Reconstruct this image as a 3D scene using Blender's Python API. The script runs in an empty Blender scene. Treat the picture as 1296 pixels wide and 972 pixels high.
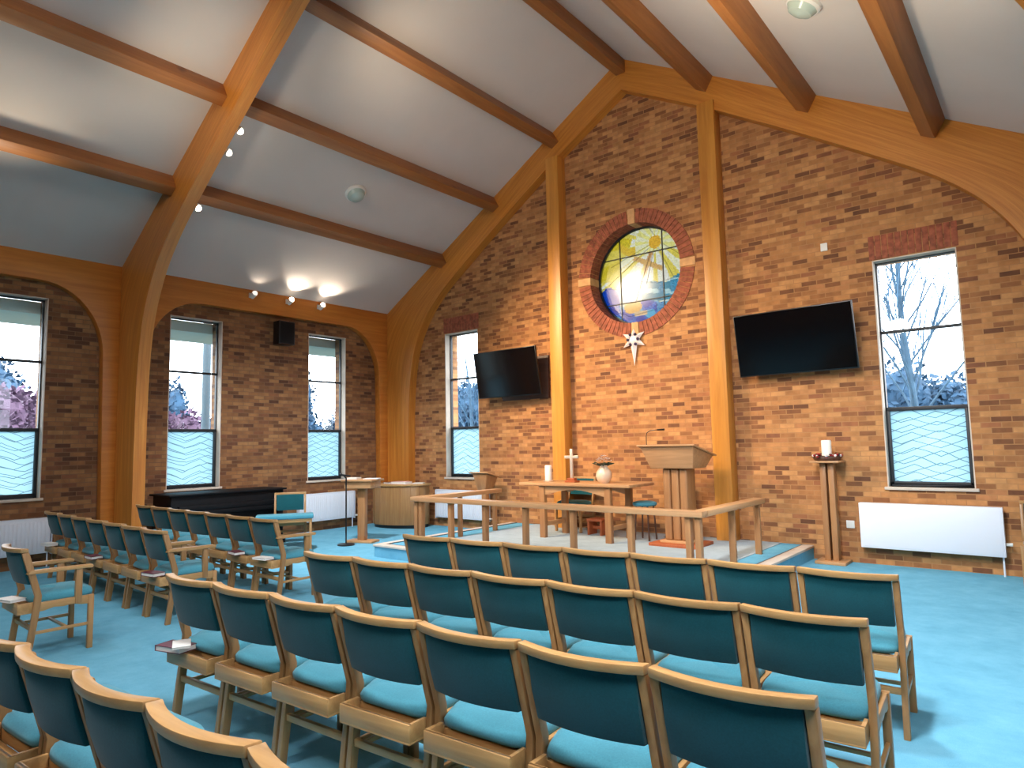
import bpy, bmesh, math, random
from mathutils import Vector, Matrix
R = math.radians
random.seed(7)
sc = bpy.context.scene
COL = sc.collection

# ---------------------------------------------------------------- helpers
class MB:
    def __init__(s): s.v = []; s.f = []; s.m = []
    def add(s, vs, fs, mi=0):
        o = len(s.v); s.v += [tuple(v) for v in vs]; s.f += [tuple(i + o for i in f) for f in fs]; s.m += [mi] * len(fs); return s
    def box(s, x0, x1, y0, y1, z0, z1, mi=0, rot=None, piv=(0, 0, 0)):
        vs = [Vector((x, y, z)) for z in (z0, z1) for y in (y0, y1) for x in (x0, x1)]
        if rot is not None:
            p = Vector(piv); vs = [rot @ (v - p) + p for v in vs]
        return s.add(vs, [(0, 2, 3, 1), (4, 5, 7, 6), (0, 1, 5, 4), (2, 6, 7, 3), (0, 4, 6, 2), (1, 3, 7, 5)], mi)
    def cyl(s, p0, p1, r0, r1=None, n=12, mi=0):
        r1 = r0 if r1 is None else r1
        a, b = Vector(p0), Vector(p1); d = (b - a).normalized()
        t = Vector((1, 0, 0)) if abs(d.x) < .9 else Vector((0, 1, 0))
        u = d.cross(t).normalized(); w = d.cross(u)
        vs = []
        for c, r in ((a, r0), (b, r1)):
            for k in range(n):
                q = 2 * math.pi * k / n; vs.append(c + (u * math.cos(q) + w * math.sin(q)) * r)
        fs = [(k, k + n, (k + 1) % n + n, (k + 1) % n) for k in range(n)]
        fs += [tuple(range(n)), tuple(reversed(range(n, 2 * n)))]
        return s.add(vs, fs, mi)
    def lathe(s, prof, c=(0, 0, 0), n=24, mi=0, M=None):
        vs = []; m = len(prof)
        for k in range(n):
            q = 2 * math.pi * k / n
            for r, z in prof:
                v = Vector((r * math.cos(q), r * math.sin(q), z))
                if M: v = M @ v
                vs.append(v + Vector(c))
        fs = []
        for k in range(n):
            k2 = (k + 1) % n
            for i in range(m - 1):
                fs.append((k * m + i, k2 * m + i, k2 * m + i + 1, k * m + i + 1))
        if prof[0][0] > 1e-6: fs.append(tuple(k * m for k in reversed(range(n))))
        if prof[-1][0] > 1e-6: fs.append(tuple(k * m + m - 1 for k in range(n)))
        return s.add(vs, fs, mi)
    def prism(s, poly, ax, a, b, mi=0):
        # poly in the two other axes (x,y order kept), extruded along ax from a to b
        def P(p, h):
            return {'x': (h, p[0], p[1]), 'y': (p[0], h, p[1]), 'z': (p[0], p[1], h)}[ax]
        n = len(poly)
        vs = [P(p, a) for p in poly] + [P(p, b) for p in poly]
        fs = [(k, (k + 1) % n, (k + 1) % n + n, k + n) for k in range(n)]
        fs += [tuple(reversed(range(n))), tuple(range(n, 2 * n))]
        return s.add(vs, fs, mi)
    def strip(s, ring_list, closed=True, caps=True, mi=0):
        # loft through rings with equal point count
        n = len(ring_list[0]); vs = [p for r in ring_list for p in r]; fs = []
        for i in range(len(ring_list) - 1):
            for k in range(n if closed else n - 1):
                k2 = (k + 1) % n
                fs.append((i * n + k, i * n + k2, (i + 1) * n + k2, (i + 1) * n + k))
        if caps:
            fs.append(tuple(reversed(range(n)))); o = (len(ring_list) - 1) * n; fs.append(tuple(range(o, o + n)))
        return s.add(vs, fs, mi)
    def tube(s, pts, rads, n=8, mi=0):
        for i in range(len(pts) - 1):
            s.cyl(pts[i], pts[i + 1], rads[i], rads[i + 1], n, mi)
        return s
    def ball(s, c, r, n=12, sc_=(1, 1, 1), mi=0):
        prof = [(r * math.sin(math.pi * i / (n // 2)), -r * math.cos(math.pi * i / (n // 2))) for i in range(n // 2 + 1)]
        prof[0] = (0, -r); prof[-1] = (0, r)
        o = len(s.v); s.lathe(prof, (0, 0, 0), n, mi)
        for i in range(o, len(s.v)):
            v = s.v[i]; s.v[i] = (v[0] * sc_[0] + c[0], v[1] * sc_[1] + c[1], v[2] * sc_[2] + c[2])
        return s
    def build(s, name, mat, parent=None, bevel=0, seg=2, smooth=35):
        me = bpy.data.meshes.new(name); me.from_pydata(s.v, [], s.f)
        bm = bmesh.new(); bm.from_mesh(me)
        bmesh.ops.remove_doubles(bm, verts=bm.verts, dist=1e-6)
        bmesh.ops.recalc_face_normals(bm, faces=bm.faces)
        if bevel:
            es = [e for e in bm.edges if len(e.link_faces) == 2 and e.calc_face_angle(0) > R(40)]
            bmesh.ops.bevel(bm, geom=es, offset=bevel, segments=seg, profile=.5, affect='EDGES', clamp_overlap=True)
        bm.to_mesh(me); bm.free()
        mats = mat if isinstance(mat, (list, tuple)) else [mat]
        for m in mats: me.materials.append(m)
        if len(mats) > 1 and not bevel and len(s.m) == len(me.polygons):
            me.polygons.foreach_set('material_index', s.m)
        if smooth:
            me.polygons.foreach_set('use_smooth', [True] * len(me.polygons))
            me.set_sharp_from_angle(angle=R(smooth))
        o = bpy.data.objects.new(name, me); COL.objects.link(o)
        if parent is not None: o.parent = parent
        return o

def tag(o, label=None, cat=None, group=None, kind=None):
    if label: o['label'] = label
    if cat: o['category'] = cat
    if group: o['group'] = group
    if kind: o['kind'] = kind
    return o
def empty(name, loc, rz=0, label=None, cat=None, group=None, kind=None):
    o = bpy.data.objects.new(name, None); COL.objects.link(o); o.location = loc; o.rotation_euler = (0, 0, rz)
    o.empty_display_size = .1
    return tag(o, label, cat, group, kind)
def kids(o): return [c for c in COL.objects if c.parent == o]
def copy_tree(o, parent=None):
    ch = kids(o)
    c = o.copy(); COL.objects.link(c)
    if parent is not None: c.parent = parent
    for k in ch: copy_tree(k, c)
    return c
def srgb(r, g, b):
    f = lambda c: (c / 255 / 12.92) if c / 255 <= .04045 else ((c / 255 + .055) / 1.055) ** 2.4
    return (f(r), f(g), f(b), 1)
def catmull(P, n=6):
    out = []
    for i in range(len(P) - 1):
        p0, p1, p2, p3 = P[max(i - 1, 0)], P[i], P[i + 1], P[min(i + 2, len(P) - 1)]
        for k in range(n):
            t = k / n
            out.append(tuple(.5 * (2 * b + (c - a) * t + (2 * a - 5 * b + 4 * c - d) * t * t + (-a + 3 * b - 3 * c + d) * t ** 3) for a, b, c, d in zip(p0, p1, p2, p3)))
    return out + [P[-1]]

# ---------------------------------------------------------------- materials
class NT:
    def __init__(s, name):
        s.mat = bpy.data.materials.new(name); s.mat.use_nodes = True; s.t = s.mat.node_tree; s.t.nodes.clear()
        s.out = s.n('ShaderNodeOutputMaterial')
    def n(s, ty, **kw):
        o = s.t.nodes.new(ty)
        for k, v in kw.items():
            if k.startswith('i_'):
                key = k[2:].replace('_', ' ')
                o.inputs[int(key) if key.isdigit() else key].default_value = v
            else: setattr(o, k, v)
        return o
    def l(s, a, ao, b, bi): s.t.links.new(a.outputs[ao], b.inputs[bi]); return s
    def ramp(s, stops, interp='LINEAR'):
        r = s.n('ShaderNodeValToRGB'); e = r.color_ramp.elements; r.color_ramp.interpolation = interp
        while len(e) < len(stops): e.new(.5)
        for k, (p, c) in enumerate(stops): e[k].position = p; e[k].color = c
        return r
    def math(s, op, a, b=None):
        m = s.n('ShaderNodeMath', operation=op)
        for i, x in enumerate((a, b)):
            if x is None: continue
            if isinstance(x, (int, float)): m.inputs[i].default_value = x
            else: s.t.links.new(x, m.inputs[i])
        return m.outputs[0]
def plain(name, col, rough=.6, metal=0, var=.0, scale=20, spec=.5, bump=0):
    t = NT(name); p = t.n('ShaderNodeBsdfPrincipled', i_Roughness=rough, i_Metallic=metal)
    p.inputs['Specular IOR Level'].default_value = spec
    if var or bump:
        tc = t.n('ShaderNodeTexCoord'); nz = t.n('ShaderNodeTexNoise', i_Scale=scale, i_Detail=4.); t.l(tc, 'Object', nz, 'Vector')
        lo = tuple(c * (1 - var) for c in col[:3]) + (1,); hi = tuple(min(1, c * (1 + var)) for c in col[:3]) + (1,)
        r = t.ramp([(.3, lo), (.7, hi)]); t.l(nz, 'Fac', r, 'Fac'); t.l(r, 'Color', p, 'Base Color')
        if bump:
            b = t.n('ShaderNodeBump', i_Strength=bump, i_Distance=.01); t.l(nz, 'Fac', b, 'Height'); t.l(b, 'Normal', p, 'Normal')
    else: p.inputs['Base Color'].default_value = col
    t.l(p, 'BSDF', t.out, 'Surface'); return t.mat
def wood(name, c1, c2, axis='z', rough=.42, scale=1., knots=False):
    t = NT(name); p = t.n('ShaderNodeBsdfPrincipled', i_Roughness=rough)
    tc = t.n('ShaderNodeTexCoord'); mp = t.n('ShaderNodeMapping')
    s = {'x': (.9, 14, 14), 'y': (14, .9, 14), 'z': (14, 14, .9)}[axis]
    mp.inputs['Scale'].default_value = tuple(k * scale for k in s); t.l(tc, 'Object', mp, 'Vector')
    nz = t.n('ShaderNodeTexNoise', i_Scale=1., i_Detail=6., i_Roughness=.65, i_Distortion=.6); t.l(mp, 'Vector', nz, 'Vector')
    oi = t.n('ShaderNodeObjectInfo')
    r = t.ramp([(.25, c1), (.5, tuple((a + b) / 2 for a, b in zip(c1, c2))), (.75, c2)]); t.l(nz, 'Fac', r, 'Fac')
    h = t.n('ShaderNodeHueSaturation'); t.l(r, 'Color', h, 'Color')
    v = t.math('MULTIPLY_ADD', oi.outputs['Random'], .18); v.node.inputs[2].default_value = .91
    t.t.links.new(v, h.inputs['Value']); last = h
    if knots:
        n2 = t.n('ShaderNodeTexNoise', i_Scale=2.2, i_Detail=2.); t.l(tc, 'Object', n2, 'Vector')
        r2 = t.ramp([(.70, (1, 1, 1, 1)), (.76, (.35, .25, .18, 1))]); t.l(n2, 'Fac', r2, 'Fac')
        mx = t.n('ShaderNodeMixRGB', blend_type='MULTIPLY', i_Fac=.8); t.l(h, 'Color', mx, 1); t.l(r2, 'Color', mx, 2); last = mx
    t.l(last, 'Color', p, 'Base Color')
    b = t.n('ShaderNodeBump', i_Strength=.08, i_Distance=.004); t.l(nz, 'Fac', b, 'Height'); t.l(b, 'Normal', p, 'Normal')
    t.l(p, 'BSDF', t.out, 'Surface'); return t.mat
def brick(name, axes, tones, mortar, soldier=False):
    t = NT(name); p = t.n('ShaderNodeBsdfPrincipled', i_Roughness=.85)
    tc = t.n('ShaderNodeTexCoord'); sp = t.n('ShaderNodeSeparateXYZ'); cb = t.n('ShaderNodeCombineXYZ'); t.l(tc, 'Object', sp, 'Vector')
    t.l(sp, axes[0], cb, 'X'); t.l(sp, axes[1], cb, 'Y')
    bt = t.n('ShaderNodeTexBrick', i_Scale=1., i_Bias=0.)
    bt.inputs['Color1'].default_value = (0, 0, 0, 1); bt.inputs['Color2'].default_value = (1, 1, 1, 1); bt.inputs['Mortar'].default_value = (.5, .5, .5, 1)
    bt.inputs['Mortar Size'].default_value = .005; bt.inputs['Mortar Smooth'].default_value = .3
    bt.inputs['Brick Width'].default_value = .185; bt.inputs['Row Height'].default_value = .060; bt.offset = .5
    t.l(cb, 'Vector', bt, 'Vector')
    r = t.ramp(tones); t.l(bt, 'Color', r, 'Fac')
    nz = t.n('ShaderNodeTexNoise', i_Scale=9., i_Detail=5.); t.l(cb, 'Vector', nz, 'Vector')
    r2 = t.ramp([(.3, (.72, .72, .72, 1)), (.7, (1.15, 1.15, 1.15, 1))]); t.l(nz, 'Fac', r2, 'Fac')
    mx = t.n('ShaderNodeMixRGB', blend_type='MULTIPLY', i_Fac=.8); t.l(r, 'Color', mx, 1); t.l(r2, 'Color', mx, 2)
    m2 = t.n('ShaderNodeMixRGB'); t.l(bt, 'Fac', m2, 'Fac'); t.l(mx, 'Color', m2, 1); m2.inputs[2].default_value = mortar
    t.l(m2, 'Color', p, 'Base Color')
    iv = t.math('SUBTRACT', 1., bt.outputs['Fac']); b = t.n('ShaderNodeBump', i_Strength=.3, i_Distance=.004); t.t.links.new(iv, b.inputs['Height']); t.l(b, 'Normal', p, 'Normal')
    t.l(p, 'BSDF', t.out, 'Surface'); return t.mat
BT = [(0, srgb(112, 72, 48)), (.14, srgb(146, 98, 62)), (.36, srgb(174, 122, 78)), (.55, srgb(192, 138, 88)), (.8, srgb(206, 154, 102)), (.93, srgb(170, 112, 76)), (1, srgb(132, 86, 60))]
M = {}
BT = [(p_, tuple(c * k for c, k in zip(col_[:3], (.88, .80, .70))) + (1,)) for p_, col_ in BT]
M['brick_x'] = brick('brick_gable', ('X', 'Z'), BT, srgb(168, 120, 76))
M['brick_y_shaded'] = brick('brick_side_shaded', ('Y', 'Z'), [(p_, tuple(c * k for c, k in zip(col_[:3], (.60, .60, .62))) + (1,)) for p_, col_ in BT], srgb(118, 86, 60))  # same brick as the gable, darkened: shade put into the tones
M['red_brick'] = plain('red_brick', srgb(150, 82, 58), .85, 0, .4, 14, bump=.2)
M['red_mortar'] = plain('red_mortar', srgb(150, 104, 78), .9, 0, .2, 30)
M['pale_stone'] = plain('pale_stone', srgb(208, 158, 108), .8, 0, .15, 12)
M['reveal'] = plain('reveal_paint', srgb(205, 190, 175), .7, 0, .08, 6)
M['glulam'] = wood('glulam', srgb(180, 112, 42), srgb(218, 152, 66), 'z', .4, .8)
def glulam_uv():
    t = NT('glulam_laminated'); p = t.n('ShaderNodeBsdfPrincipled', i_Roughness=.4); uv = t.n('ShaderNodeUVMap', uv_map='UVMap'); mp = t.n('ShaderNodeMapping')
    mp.inputs['Scale'].default_value = (.9, 16, 1); t.l(uv, 'UV', mp, 'Vector')
    nz = t.n('ShaderNodeTexNoise', i_Scale=1., i_Detail=6., i_Roughness=.65, i_Distortion=.4); t.l(mp, 'Vector', nz, 'Vector')
    r = t.ramp([(.25, srgb(176, 105, 38)), (.5, srgb(197, 125, 50)), (.75, srgb(216, 147, 64))]); t.l(nz, 'Fac', r, 'Fac')
    sp = t.n('ShaderNodeSeparateXYZ'); t.l(uv, 'UV', sp, 'Vector')
    lam = t.math('LESS_THAN', t.math('FRACT', t.math('DIVIDE', sp.outputs['Y'], .045)), .06)
    mx = t.n('ShaderNodeMixRGB', blend_type='MULTIPLY'); t.t.links.new(t.math('MULTIPLY', lam, .22), mx.inputs['Fac']); t.l(r, 'Color', mx, 1); mx.inputs[2].default_value = srgb(110, 60, 20)
    t.l(mx, 'Color', p, 'Base Color'); t.l(p, 'BSDF', t.out, 'Surface'); return t.mat
M['glulam_uv'] = glulam_uv()
M['glulam_y'] = wood('glulam_beam', srgb(176, 100, 36), srgb(212, 134, 56), 'y', .4, .8)
M['purlin'] = wood('purlin_wood', srgb(138, 84, 44), srgb(176, 116, 64), 'y', .45, .9, True)
M['oak'] = wood('oak_light', srgb(142, 100, 60), srgb(178, 134, 84), 'z', .4, 1.6)
M['oak_x'] = wood('oak_light_across', srgb(158, 116, 70), srgb(194, 150, 96), 'x', .4, 1.6)
M['oak_y'] = wood('oak_light_along', srgb(158, 116, 70), srgb(194, 150, 96), 'y', .4, 1.6)
M['oak_m'] = wood('oak_mid', srgb(140, 94, 58), srgb(174, 126, 82), 'z', .4, 1.2)
M['oak_mx'] = wood('oak_mid_across', srgb(164, 118, 78), srgb(200, 152, 106), 'x', .4, 1.2)
M['oak_my'] = wood('oak_mid_along', srgb(164, 118, 78), srgb(200, 152, 106), 'y', .4, 1.2)
M['dark_wood'] = wood('dark_wood', srgb(62, 36, 24), srgb(88, 54, 36), 'x', .5, 1.)
M['red_wood'] = wood('red_wood', srgb(150, 74, 40), srgb(180, 96, 54), 'z', .5, 1.)
M['ceiling'] = plain('ceiling_paint', srgb(208, 198, 190), .9, 0, .03, 1.2)
M['white'] = plain('white_paint', srgb(222, 226, 236), .45)
M['white_plastic'] = plain('white_plastic', srgb(225, 222, 215), .4)
M['frame'] = plain('window_frame_paint', srgb(34, 36, 40), .5)
M['black'] = plain('black_plastic', srgb(14, 14, 17), .35)
M['screen'] = plain('tv_screen', srgb(6, 6, 9), .12)
M['piano'] = plain('piano_black', srgb(9, 10, 14), .55, 0, 0, 20, .2)
M['chrome'] = plain('chrome', (.75, .75, .76, 1), .2, 1)
M['brass'] = plain('silver_cross_metal', srgb(226, 214, 200), .35, .6)
M['wax'] = plain('candle_wax', srgb(240, 234, 222), .5)
M['paper'] = plain('paper', srgb(232, 228, 222), .8)
M['pink_paper'] = plain('pink_paper', srgb(222, 178, 176), .8)
M['redbook'] = plain('book_cover_maroon', srgb(96, 36, 52), .5, 0, .15, 30)
M['berry'] = plain('berry_red', srgb(150, 26, 30), .35)
M['leafd'] = plain('leaf_dark', srgb(44, 58, 40), .6, 0, .4, 20)
M['flowerw'] = plain('flower_white', srgb(236, 226, 224), .6)
M['glaze'] = plain('vase_glaze', srgb(220, 196, 170), .3, 0, .1, 8)
M['purple'] = plain('ribbon_purple', srgb(60, 44, 74), .5)
def fabric(name, c):
    t = NT(name); p = t.n('ShaderNodeBsdfPrincipled', i_Roughness=.95); p.inputs['Specular IOR Level'].default_value = .15
    p.inputs['Sheen Weight'].default_value = .15
    tc = t.n('ShaderNodeTexCoord'); nz = t.n('ShaderNodeTexNoise', i_Scale=160., i_Detail=3.); t.l(tc, 'Object', nz, 'Vector')
    n2 = t.n('ShaderNodeTexNoise', i_Scale=6., i_Detail=2.); t.l(tc, 'Object', n2, 'Vector')
    a = t.math('MULTIPLY', nz.outputs['Fac'], .6); b_ = t.math('MULTIPLY', n2.outputs['Fac'], .4); s_ = t.math('ADD', a, b_)
    r = t.ramp([(.3, tuple(x * .82 for x in c[:3]) + (1,)), (.7, tuple(x * 1.15 for x in c[:3]) + (1,))]); t.t.links.new(s_, r.inputs['Fac'])
    t.l(r, 'Color', p, 'Base Color'); b = t.n('ShaderNodeBump', i_Strength=.15, i_Distance=.002); t.l(nz, 'Fac', b, 'Height'); t.l(b, 'Normal', p, 'Normal')
    t.l(p, 'BSDF', t.out, 'Surface'); return t.mat
M['teal_back_shaded'] = fabric('teal_fabric_back_shaded', srgb(20, 76, 84))  # shade on the chair backs put into a darker copy of the teal
M['teal_seat_lit'] = fabric('teal_fabric_seat_lit', srgb(76, 144, 162))  # paler copy of the teal, light from above put into the colour
def carpet(name='carpet_blue', cs=((88, 150, 176), (106, 168, 194), (124, 184, 208))):
    t = NT(name); p = t.n('ShaderNodeBsdfPrincipled', i_Roughness=1.); p.inputs['Specular IOR Level'].default_value = .05
    tc = t.n('ShaderNodeTexCoord'); nz = t.n('ShaderNodeTexNoise', i_Scale=240., i_Detail=3.); n2 = t.n('ShaderNodeTexNoise', i_Scale=3.5, i_Detail=6., i_Roughness=.7)
    t.l(tc, 'Object', nz, 'Vector'); t.l(tc, 'Object', n2, 'Vector')
    a = t.math('MULTIPLY', nz.outputs['Fac'], .45); b_ = t.math('MULTIPLY', n2.outputs['Fac'], .55); s_ = t.math('ADD', a, b_)
    r = t.ramp([(.3, srgb(*cs[0])), (.5, srgb(*cs[1])), (.7, srgb(*cs[2]))]); t.t.links.new(s_, r.inputs['Fac'])
    t.l(r, 'Color', p, 'Base Color'); b = t.n('ShaderNodeBump', i_Strength=.4, i_Distance=.006); t.l(nz, 'Fac', b, 'Height'); t.l(b, 'Normal', p, 'Normal')
    t.l(p, 'BSDF', t.out, 'Surface'); return t.mat
M['carpet'] = carpet(); M['carpet_pale'] = carpet('carpet_pale_grey', ((146, 160, 168), (166, 180, 187), (184, 196, 202)))
def glass():
    t = NT('clear_glass'); tr = t.n('ShaderNodeBsdfTransparent'); tr.inputs['Color'].default_value = (.93, .96, .97, 1)
    g = t.n('ShaderNodeBsdfGlossy', i_Roughness=.02); fr = t.n('ShaderNodeFresnel', i_IOR=1.45); m = t.n('ShaderNodeMixShader')
    t.l(fr, 'Fac', m, 'Fac'); t.l(tr, 'BSDF', m, 1); t.l(g, 'BSDF', m, 2); t.l(m, 'Shader', t.out, 'Surface'); return t.mat
M['glass'] = glass()
SKY = 9.0
def etched(name, h):
    # obscured lower pane with fine dark zigzag lines; h = horizontal axis
    t = NT(name); tc = t.n('ShaderNodeTexCoord'); sp = t.n('ShaderNodeSeparateXYZ'); t.l(tc, 'Object', sp, 'Vector')
    nz = t.n('ShaderNodeTexNoise', i_Scale=2.4, i_Detail=1.); t.l(tc, 'Object', nz, 'Vector')
    wob = t.math('MULTIPLY', nz.outputs['Fac'], .10)
    def lines(per, amp, pitch, ph):
        u_ = t.math('ADD', t.math('ADD', sp.outputs[h], wob), ph)
        tri = t.math('PINGPONG', u_, per)
        z = t.math('ADD', sp.outputs['Z'], t.math('MULTIPLY', tri, amp)); z = t.math('ADD', z, wob)
        f = t.math('FRACT', t.math('DIVIDE', z, pitch))
        return t.math('LESS_THAN', f, .010 / pitch)
    m = t.math('MAXIMUM', lines(.26, .42, .093, .1), lines(.37, -.36, .121, .27))
    tl = t.n('ShaderNodeBsdfTranslucent'); tl.inputs['Color'].default_value = (.23, .40, .48, 1)
    df = t.n('ShaderNodeBsdfDiffuse'); df.inputs['Color'].default_value = (.25, .4, .45, 1)
    trp = t.n('ShaderNodeBsdfTransparent'); trp.inputs['Color'].default_value = (.17, .28, .33, 1)
    mx = t.n('ShaderNodeMixShader', i_Fac=.12); t.l(tl, 'BSDF', mx, 1); t.l(df, 'BSDF', mx, 2)
    mx2 = t.n('ShaderNodeMixShader', i_Fac=.10); t.l(mx, 'Shader', mx2, 1); t.l(trp, 'BSDF', mx2, 2)
    dk = t.n('ShaderNodeBsdfDiffuse'); dk.inputs['Color'].default_value = srgb(40, 62, 70)
    mm = t.n('ShaderNodeMixShader'); t.t.links.new(t.math('MULTIPLY', m, .7), mm.inputs['Fac']); t.l(mx2, 'Shader', mm, 1); t.l(dk, 'BSDF', mm, 2)
    t.l(mm, 'Shader', t.out, 'Surface'); return t.mat
M['etch_x'] = etched('etched_glass_gable', 'X'); M['etch_y'] = etched('etched_glass_side', 'Y')
def stained():
    t = NT('stained_glass'); a = t.n('ShaderNodeVertexColor', layer_name='Col')
    tr = t.n('ShaderNodeBsdfTransparent'); tl = t.n('ShaderNodeBsdfTranslucent'); t.l(a, 'Color', tr, 'Color'); t.l(a, 'Color', tl, 'Color')
    m = t.n('ShaderNodeMixShader', i_Fac=.45); t.l(tr, 'BSDF', m, 1); t.l(tl, 'BSDF', m, 2)
    g = t.n('ShaderNodeBsdfGlossy', i_Roughness=.15); m2 = t.n('ShaderNodeMixShader', i_Fac=.03); t.l(m, 'Shader', m2, 1); t.l(g, 'BSDF', m2, 2)
    t.l(m2, 'Shader', t.out, 'Surface'); return t.mat
M['stained'] = stained()
def emit(name, c, s):
    t = NT(name); e = t.n('ShaderNodeEmission', i_Strength=s); e.inputs['Color'].default_value = c; t.l(e, 'Emission', t.out, 'Surface'); return t.mat
M['lamp'] = emit('lamp_lens', (1, .88, .72, 1), 14)
M['lamp_dim'] = emit('lamp_lens_dim', (1, .9, .78, 1), 1.2)
M['bark'] = plain('winter_bark_hazed', srgb(58, 84, 104), .9, 0, .25, 5)  # bark and twigs tinted blue, haze put into the colour
M['twig'] = plain('winter_twigs_hazed', srgb(66, 98, 124), .9)
M['leaf_haze_blue'] = plain('hazy_evergreen_leaves', srgb(34, 66, 92), .8, 0, .3, 2)  # haze painted into the foliage as a blue cast
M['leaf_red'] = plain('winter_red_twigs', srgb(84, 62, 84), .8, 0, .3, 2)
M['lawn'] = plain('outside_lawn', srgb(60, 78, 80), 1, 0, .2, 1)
M['pole'] = plain('painted_pole', srgb(60, 78, 88), .6)
M['soffit'] = plain('soffit_board', srgb(214, 232, 224), .7)

# ---------------------------------------------------------------- room constants
XW = 5.69; YB = -12.0; APEX = 7.40; SL = .58
cz = lambda x: APEX - SL * abs(x)
WB, W1, W2, WT = .905, 1.81, 2.735, 3.60     # window heights
def st(o, label, cat='wall'): return tag(o, label, cat, None, 'structure')

def wall_curve(name, outer, holes, M4, thick, mat):
    cu = bpy.data.curves.new(name, 'CURVE'); cu.dimensions = '2D'; cu.fill_mode = 'BOTH'; cu.extrude = thick / 2
    for poly in [outer] + holes:
        sp = cu.splines.new('POLY'); sp.points.add(len(poly) - 1); sp.use_cyclic_u = True
        for p, q in zip(sp.points, poly): p.co = (q[0], q[1], 0, 1)
    tmp = bpy.data.objects.new('tmp', cu); COL.objects.link(tmp)
    dg = bpy.context.evaluated_depsgraph_get(); dg.update()
    me = bpy.data.meshes.new_from_object(tmp.evaluated_get(dg)); bpy.data.objects.remove(tmp)
    me.name = name; me.transform(M4); me.materials.clear(); me.materials.append(mat)
    bm = bmesh.new(); bm.from_mesh(me); bmesh.ops.remove_doubles(bm, verts=bm.verts, dist=1e-5); bmesh.ops.recalc_face_normals(bm, faces=bm.faces); bm.to_mesh(me); bm.free()
    o = bpy.data.objects.new(name, me); COL.objects.link(o); return o
rect = lambda a, b, c, d: [(a, c), (b, c), (b, d), (a, d)]
circ = lambda x, z, r, n=72: [(x + r * math.cos(2 * math.pi * k / n), z + r * math.sin(2 * math.pi * k / n)) for k in range(n)]
CZ0, CR = 4.05, .775
TH = .34
MX = Matrix(((1, 0, 0, 0), (0, 0, -1, TH / 2), (0, 1, 0, 0), (0, 0, 0, 1)))      # (u,v)->(x,z), slab y 0..TH
g_out = [(-6.03, -.2), (6.03, -.2), (6.03, cz(6.03) + .05), (0, APEX + .05), (-6.03, cz(6.03) + .05)]
gw = [(-4.075, -3.225), (3.225, 4.075)]
wf = wall_curve('wall_front', g_out, [rect(a, b, WB, WT) for a, b in gw] + [circ(0, CZ0, CR)], MX, TH, M['brick_x'])
st(wf, 'buff brick gable wall with round stained glass window behind the dais')
yw = [(-4.365, -3.529), (-1.909, -1.084), (-6.81, -5.97), (-9.25, -8.41)]
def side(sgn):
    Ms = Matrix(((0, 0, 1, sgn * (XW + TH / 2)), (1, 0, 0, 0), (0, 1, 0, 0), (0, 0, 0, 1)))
    return wall_curve('wall_left' if sgn < 0 else 'wall_right', rect(YB - .3, .0, -.2, cz(XW) + .02), [rect(a, b, WB, WT) for a, b in yw], Ms, TH, M['brick_y_shaded'])
st(side(-1), 'brick side wall in shade-darkened tone with tall windows and black speaker')
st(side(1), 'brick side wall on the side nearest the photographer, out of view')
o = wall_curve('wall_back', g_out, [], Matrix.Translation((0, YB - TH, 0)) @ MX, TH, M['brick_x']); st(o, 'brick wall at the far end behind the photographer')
o = MB().box(-6.03, 6.03, YB - .3, TH, -.25, 0).build('floor', M['carpet'], smooth=0); st(o, 'pale blue carpeted floor', 'floor')
mb = MB()
for s in (-1, 1):
    mb.prism([(0, APEX), (s * 6.2, cz(6.2)), (s * 6.2, cz(6.2) + .18), (0, APEX + .18)], 'y', YB - .5, .5)
st(mb.build('ceiling', M['ceiling'], smooth=0), 'sloping off-white plastered ceiling between timber beams', 'ceiling')

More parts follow.
